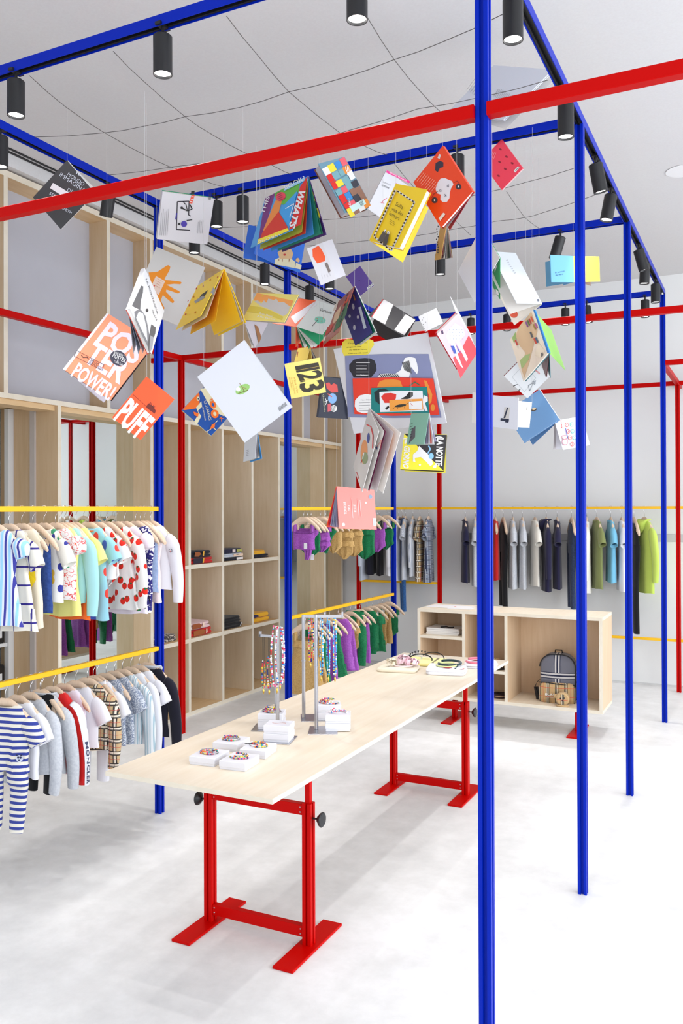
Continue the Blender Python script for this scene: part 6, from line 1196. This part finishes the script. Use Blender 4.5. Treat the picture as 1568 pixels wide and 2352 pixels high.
# ---------------------------------------------------------------- things in and on the sideboard
def magazine(x, y, z, rz, label, sx=.21, sy=.28, h=.008, cover=(232, 230, 232), g='magazines on the sideboard', art=True):
    e = empty('magazine', (x, y, z), label, 'magazine', g); e.rotation_euler = (0, 0, radians(rz))
    MB().bbox(-sx/2, -sy/2, 0, sx/2, sy/2, h-.0006, .0005).build('pages', PAPER, e); MB().box(-sx/2-.001, -sy/2-.001, h-.0006, sx/2+.001, sy/2+.001, h).build('cover', colm(cover), e)
    return e
for k in range(4): magazine(-2.42+.003*(k % 2), 6.88, .7075+.0135*k, 92+(k % 3-1)*2, 'white magazine in the sideboard shelf stack, %s of four' % ('lowest', 'second from the bottom', 'second from the top', 'topmost')[k], h=.013)
o = MB().tube([(-2.44, 6.8, .767), (-2.40, 6.83, .77), (-2.37, 6.80, .768), (-2.34, 6.84, .767)], .006, 6).build('key_pouch', CORD); recenter(o); tag(o, 'small dark item lying on the stack of magazines', 'accessory')
magazine(-2.40, 6.92, .9255, 86, 'open white leaflet with small red and blue marks on the left end of the sideboard', .2, .36, .003, g='printed matter on the sideboard top')
MB_ = MB(); MB_.add([(-.03, -.06, .0036), (.02, -.05, .0036), (.01, -.03, .0036)], [(0, 1, 2)]); q_ = MB_.build('cover_print', colm((206, 50, 50)), bpy.data.objects['magazine.004'] if 'magazine.004' in bpy.data.objects else None)
magazine(-2.28, 6.85, .9255, 92, 'second white leaflet beside the first on the sideboard', .14, .2, .002, g='printed matter on the sideboard top')
# backpack
BPX, BPY, BPZ = -1.5, 6.93, .222
bp = empty('backpack', (BPX, BPY, BPZ), 'grey check backpack with a tan check front pocket and white lettering in the sideboard', 'backpack'); bp.rotation_euler = (0, 0, radians(6))
GC = fab('grey_big_check', (112, 112, 122), build=stripes((108, 108, 118), [('X', .6, .05, (40, 44, 66), .0), ('X', .6, .038, (196, 192, 190), .0), ('X', .6, .012, (40, 44, 66), 0), ('Z', .6, .05, (40, 44, 66), -.21), ('Z', .6, .038, (196, 192, 190), -.21), ('Z', .6, .012, (40, 44, 66), -.21)]))
BC = fab('tan_small_check', (190, 158, 112), build=stripes((190, 158, 112), [('X', .07, .026, (60, 54, 46), .0), ('X', .07, .016, (222, 206, 176), .0), ('X', .07, .005, (60, 54, 46), 0), ('Z', .07, .003, (206, 80, 60), .02), ('X', .07, .002, (206, 80, 60), .035)]))
def outline(w_, h, r, n=8):
    P = [(-w_*.94, 0), (w_*.94, 0), (w_, .02)]
    for k in range(n+1): a = pi/2*k/n; P.append((w_-r+r*cos(a), h-r+r*sin(a)))
    for k in range(n+1): a = pi/2+pi/2*k/n; P.append((-w_+r+r*cos(a), h-r+r*sin(a)))
    P.append((-w_, .02)); return P
def pillow(P, y0, y1, name, m_, parent, puff=.02):
    mb = MB(); n = len(P); cx = sum(p[0] for p in P)/n; cz = sum(p[1] for p in P)/n; rows = []
    for y, s_ in ((y1, .8), (y1-.004, .96), (y1-.02, 1), (y0+.02, 1), (y0+.006, .97), (y0, .88), (y0-puff*.6, .6), (y0-puff, .3)): rows.append([Vector((cx+(x-cx)*s_, y, cz+(z-cz)*s_ if z > .01 else z*s_+.001)) for x, z in P])
    mb.grid(rows, 0, True); mb.add(rows[-1], [tuple(range(n))]); mb.add(rows[0], [tuple(range(n))]); return mb.build(name, m_, parent, True)
pillow(outline(.135, .37, .1), -.06, .1, 'body', GC, bp, .02)
fl = outline(.138, .372, .1); mb = MB(); mb.tube([Vector((x, -.052, z)) for x, z in fl[2:-1]], .004, 6); mb.build('piping', CORD, bp, True)
pk = pillow([(x, z) for x, z in outline(.14, .155, .05)], -.1, -.05, 'front_pocket', BC, bp, .02); pk.location = (0, 0, 0)
mb = MB(); mb.tube([(-.142, -.07, .15), (-.08, -.1, .157), (0, -.108, .15), (.08, -.1, .143), (.142, -.07, .14)], .004, 6); mb.build('zip', CORD, bp, True)
vs, fs, _ = text_geo('BURBERRY'); mb = MB(); mb.add([(-.085+.15*x, -.134+.0*x, .062+.018*y) for x, y in vs], fs); mb.build('lettering', colm((244, 244, 244)), bp)
vs, fs, _ = text_geo('LONDON ENGLAND'); mb = MB(); mb.add([(-.07+.11*x, -.134+.0*x, .046+.007*y) for x, y in vs], fs); mb.build('lettering', colm((240, 236, 230)), bp)
mb = MB(); mb.grid([[Vector((-.13, .02, .17)), Vector((-.13, -.02, .17))], [Vector((-.165, .0, .14)), Vector((-.165, -.03, .135))], [Vector((-.185, -.01, .1)), Vector((-.175, -.04, .1))], [Vector((-.16, -.02, .02)), Vector((-.14, -.05, .02))]]); mb.grid([[Vector((-.19, -.02, .1)), Vector((-.15, -.05, .11))], [Vector((-.17, -.03, .005)), Vector((-.13, -.055, .01))]]); mb.build('shoulder_strap', CORD, bp)
mb = MB(); mb.grid([[Vector((.13, .02, .17)), Vector((.13, -.02, .17))], [Vector((.16, .0, .13)), Vector((.16, -.03, .125))], [Vector((.15, -.02, .02)), Vector((.14, -.05, .02))]]); mb.build('shoulder_strap', CORD, bp)
mb = MB(); mb.tube([(-.03, .05, .37), (-.025, .03, .395), (.025, .03, .395), (.03, .05, .37)], .005, 6); mb.build('handle', CORD, bp, True)
# round animal face pouch in front of the backpack
pc = empty('coin_pouch', (-1.43, 6.76, .222), 'small round tan pouch with a simple stitched face in front of the backpack', 'pouch'); pc.rotation_euler = (0, 0, radians(8))
mb = MB(); mb.lathe([(0, -.04), (.04, -.04), (.05, -.03), (.052, 0), (.05, .025), (.04, .032), (0, .033)], (0, 0, .054), 24, (0, -1, 0)); mb.build('body', F['tan'], pc, True, sharp=50)
mb = MB(); mb.lathe([(0, .033), (.038, .033), (.04, .036), (0, .037)], (0, 0, .054), 24, (0, -1, 0)); mb.build('face', BC, pc, True, sharp=50)
mb = MB(); [mb.lathe([(0, .036), (.006, .036), (.005, .041), (0, .042)], (x, 0, z), 10, (0, -1, 0)) for x, z in ((-.014, .062), (.012, .066), (.0, .045))]; mb.build('face_buttons', CORD, pc)
mb = MB(); mb.ball((-.05, 0, .07), .018, 8, 0, (1.2, .7, 1)); mb.build('ear', F['tan'], pc, True)
mb = MB(); mb.tube([(-.02, -.01, .008), (-.05, -.03, .007), (-.03, -.05, .007), (.02, -.045, .007), (.05, -.03, .007)], .005, 6); mb.build('tail_strap', F['tan'], pc, True)
# middle column: checked cap and rolled belt
cp = empty('check_cap', (-2.0, 6.86, .4585), 'striped tan check cap lying on the middle shelf of the sideboard', 'cap')
mb = MB(); mb.lathe([(.085, 0), (.088, .015), (.08, .045), (.055, .066), (.02, .074), (0, .075)], n=20); mb.build('crown', BC, cp, True)
mb = MB(); mb.grid([[Vector(((.085+.05*g)*cos(a), -(.085+.055*g)*sin(a), .008-.006*g)) for a in [radians(25+130*q/10) for q in range(11)]] for g in (0, .5, 1)]); mb.build('peak', CORD, cp, True)
bl = empty('rolled_belt', (-1.955, 6.83, .222), 'brown and black check belt rolled up at the bottom of the sideboard', 'belt')
mb = MB(); rows = []
for k in range(60): a = k*.36; r_ = .022+.0007*k; rows.append([Vector((r_*cos(a), r_*sin(a), 0)), Vector((r_*cos(a), r_*sin(a), .035))])
mb.grid(rows); mb.build('strap', fab('belt_check', (70, 50, 50), build=stripes((60, 44, 44), [('Z', .02, .005, (190, 160, 130), 0)])), bl, True); MB().bbox(.06, -.015, .0, .066, .015, .035, .001).build('buckle', GOLD, bl)
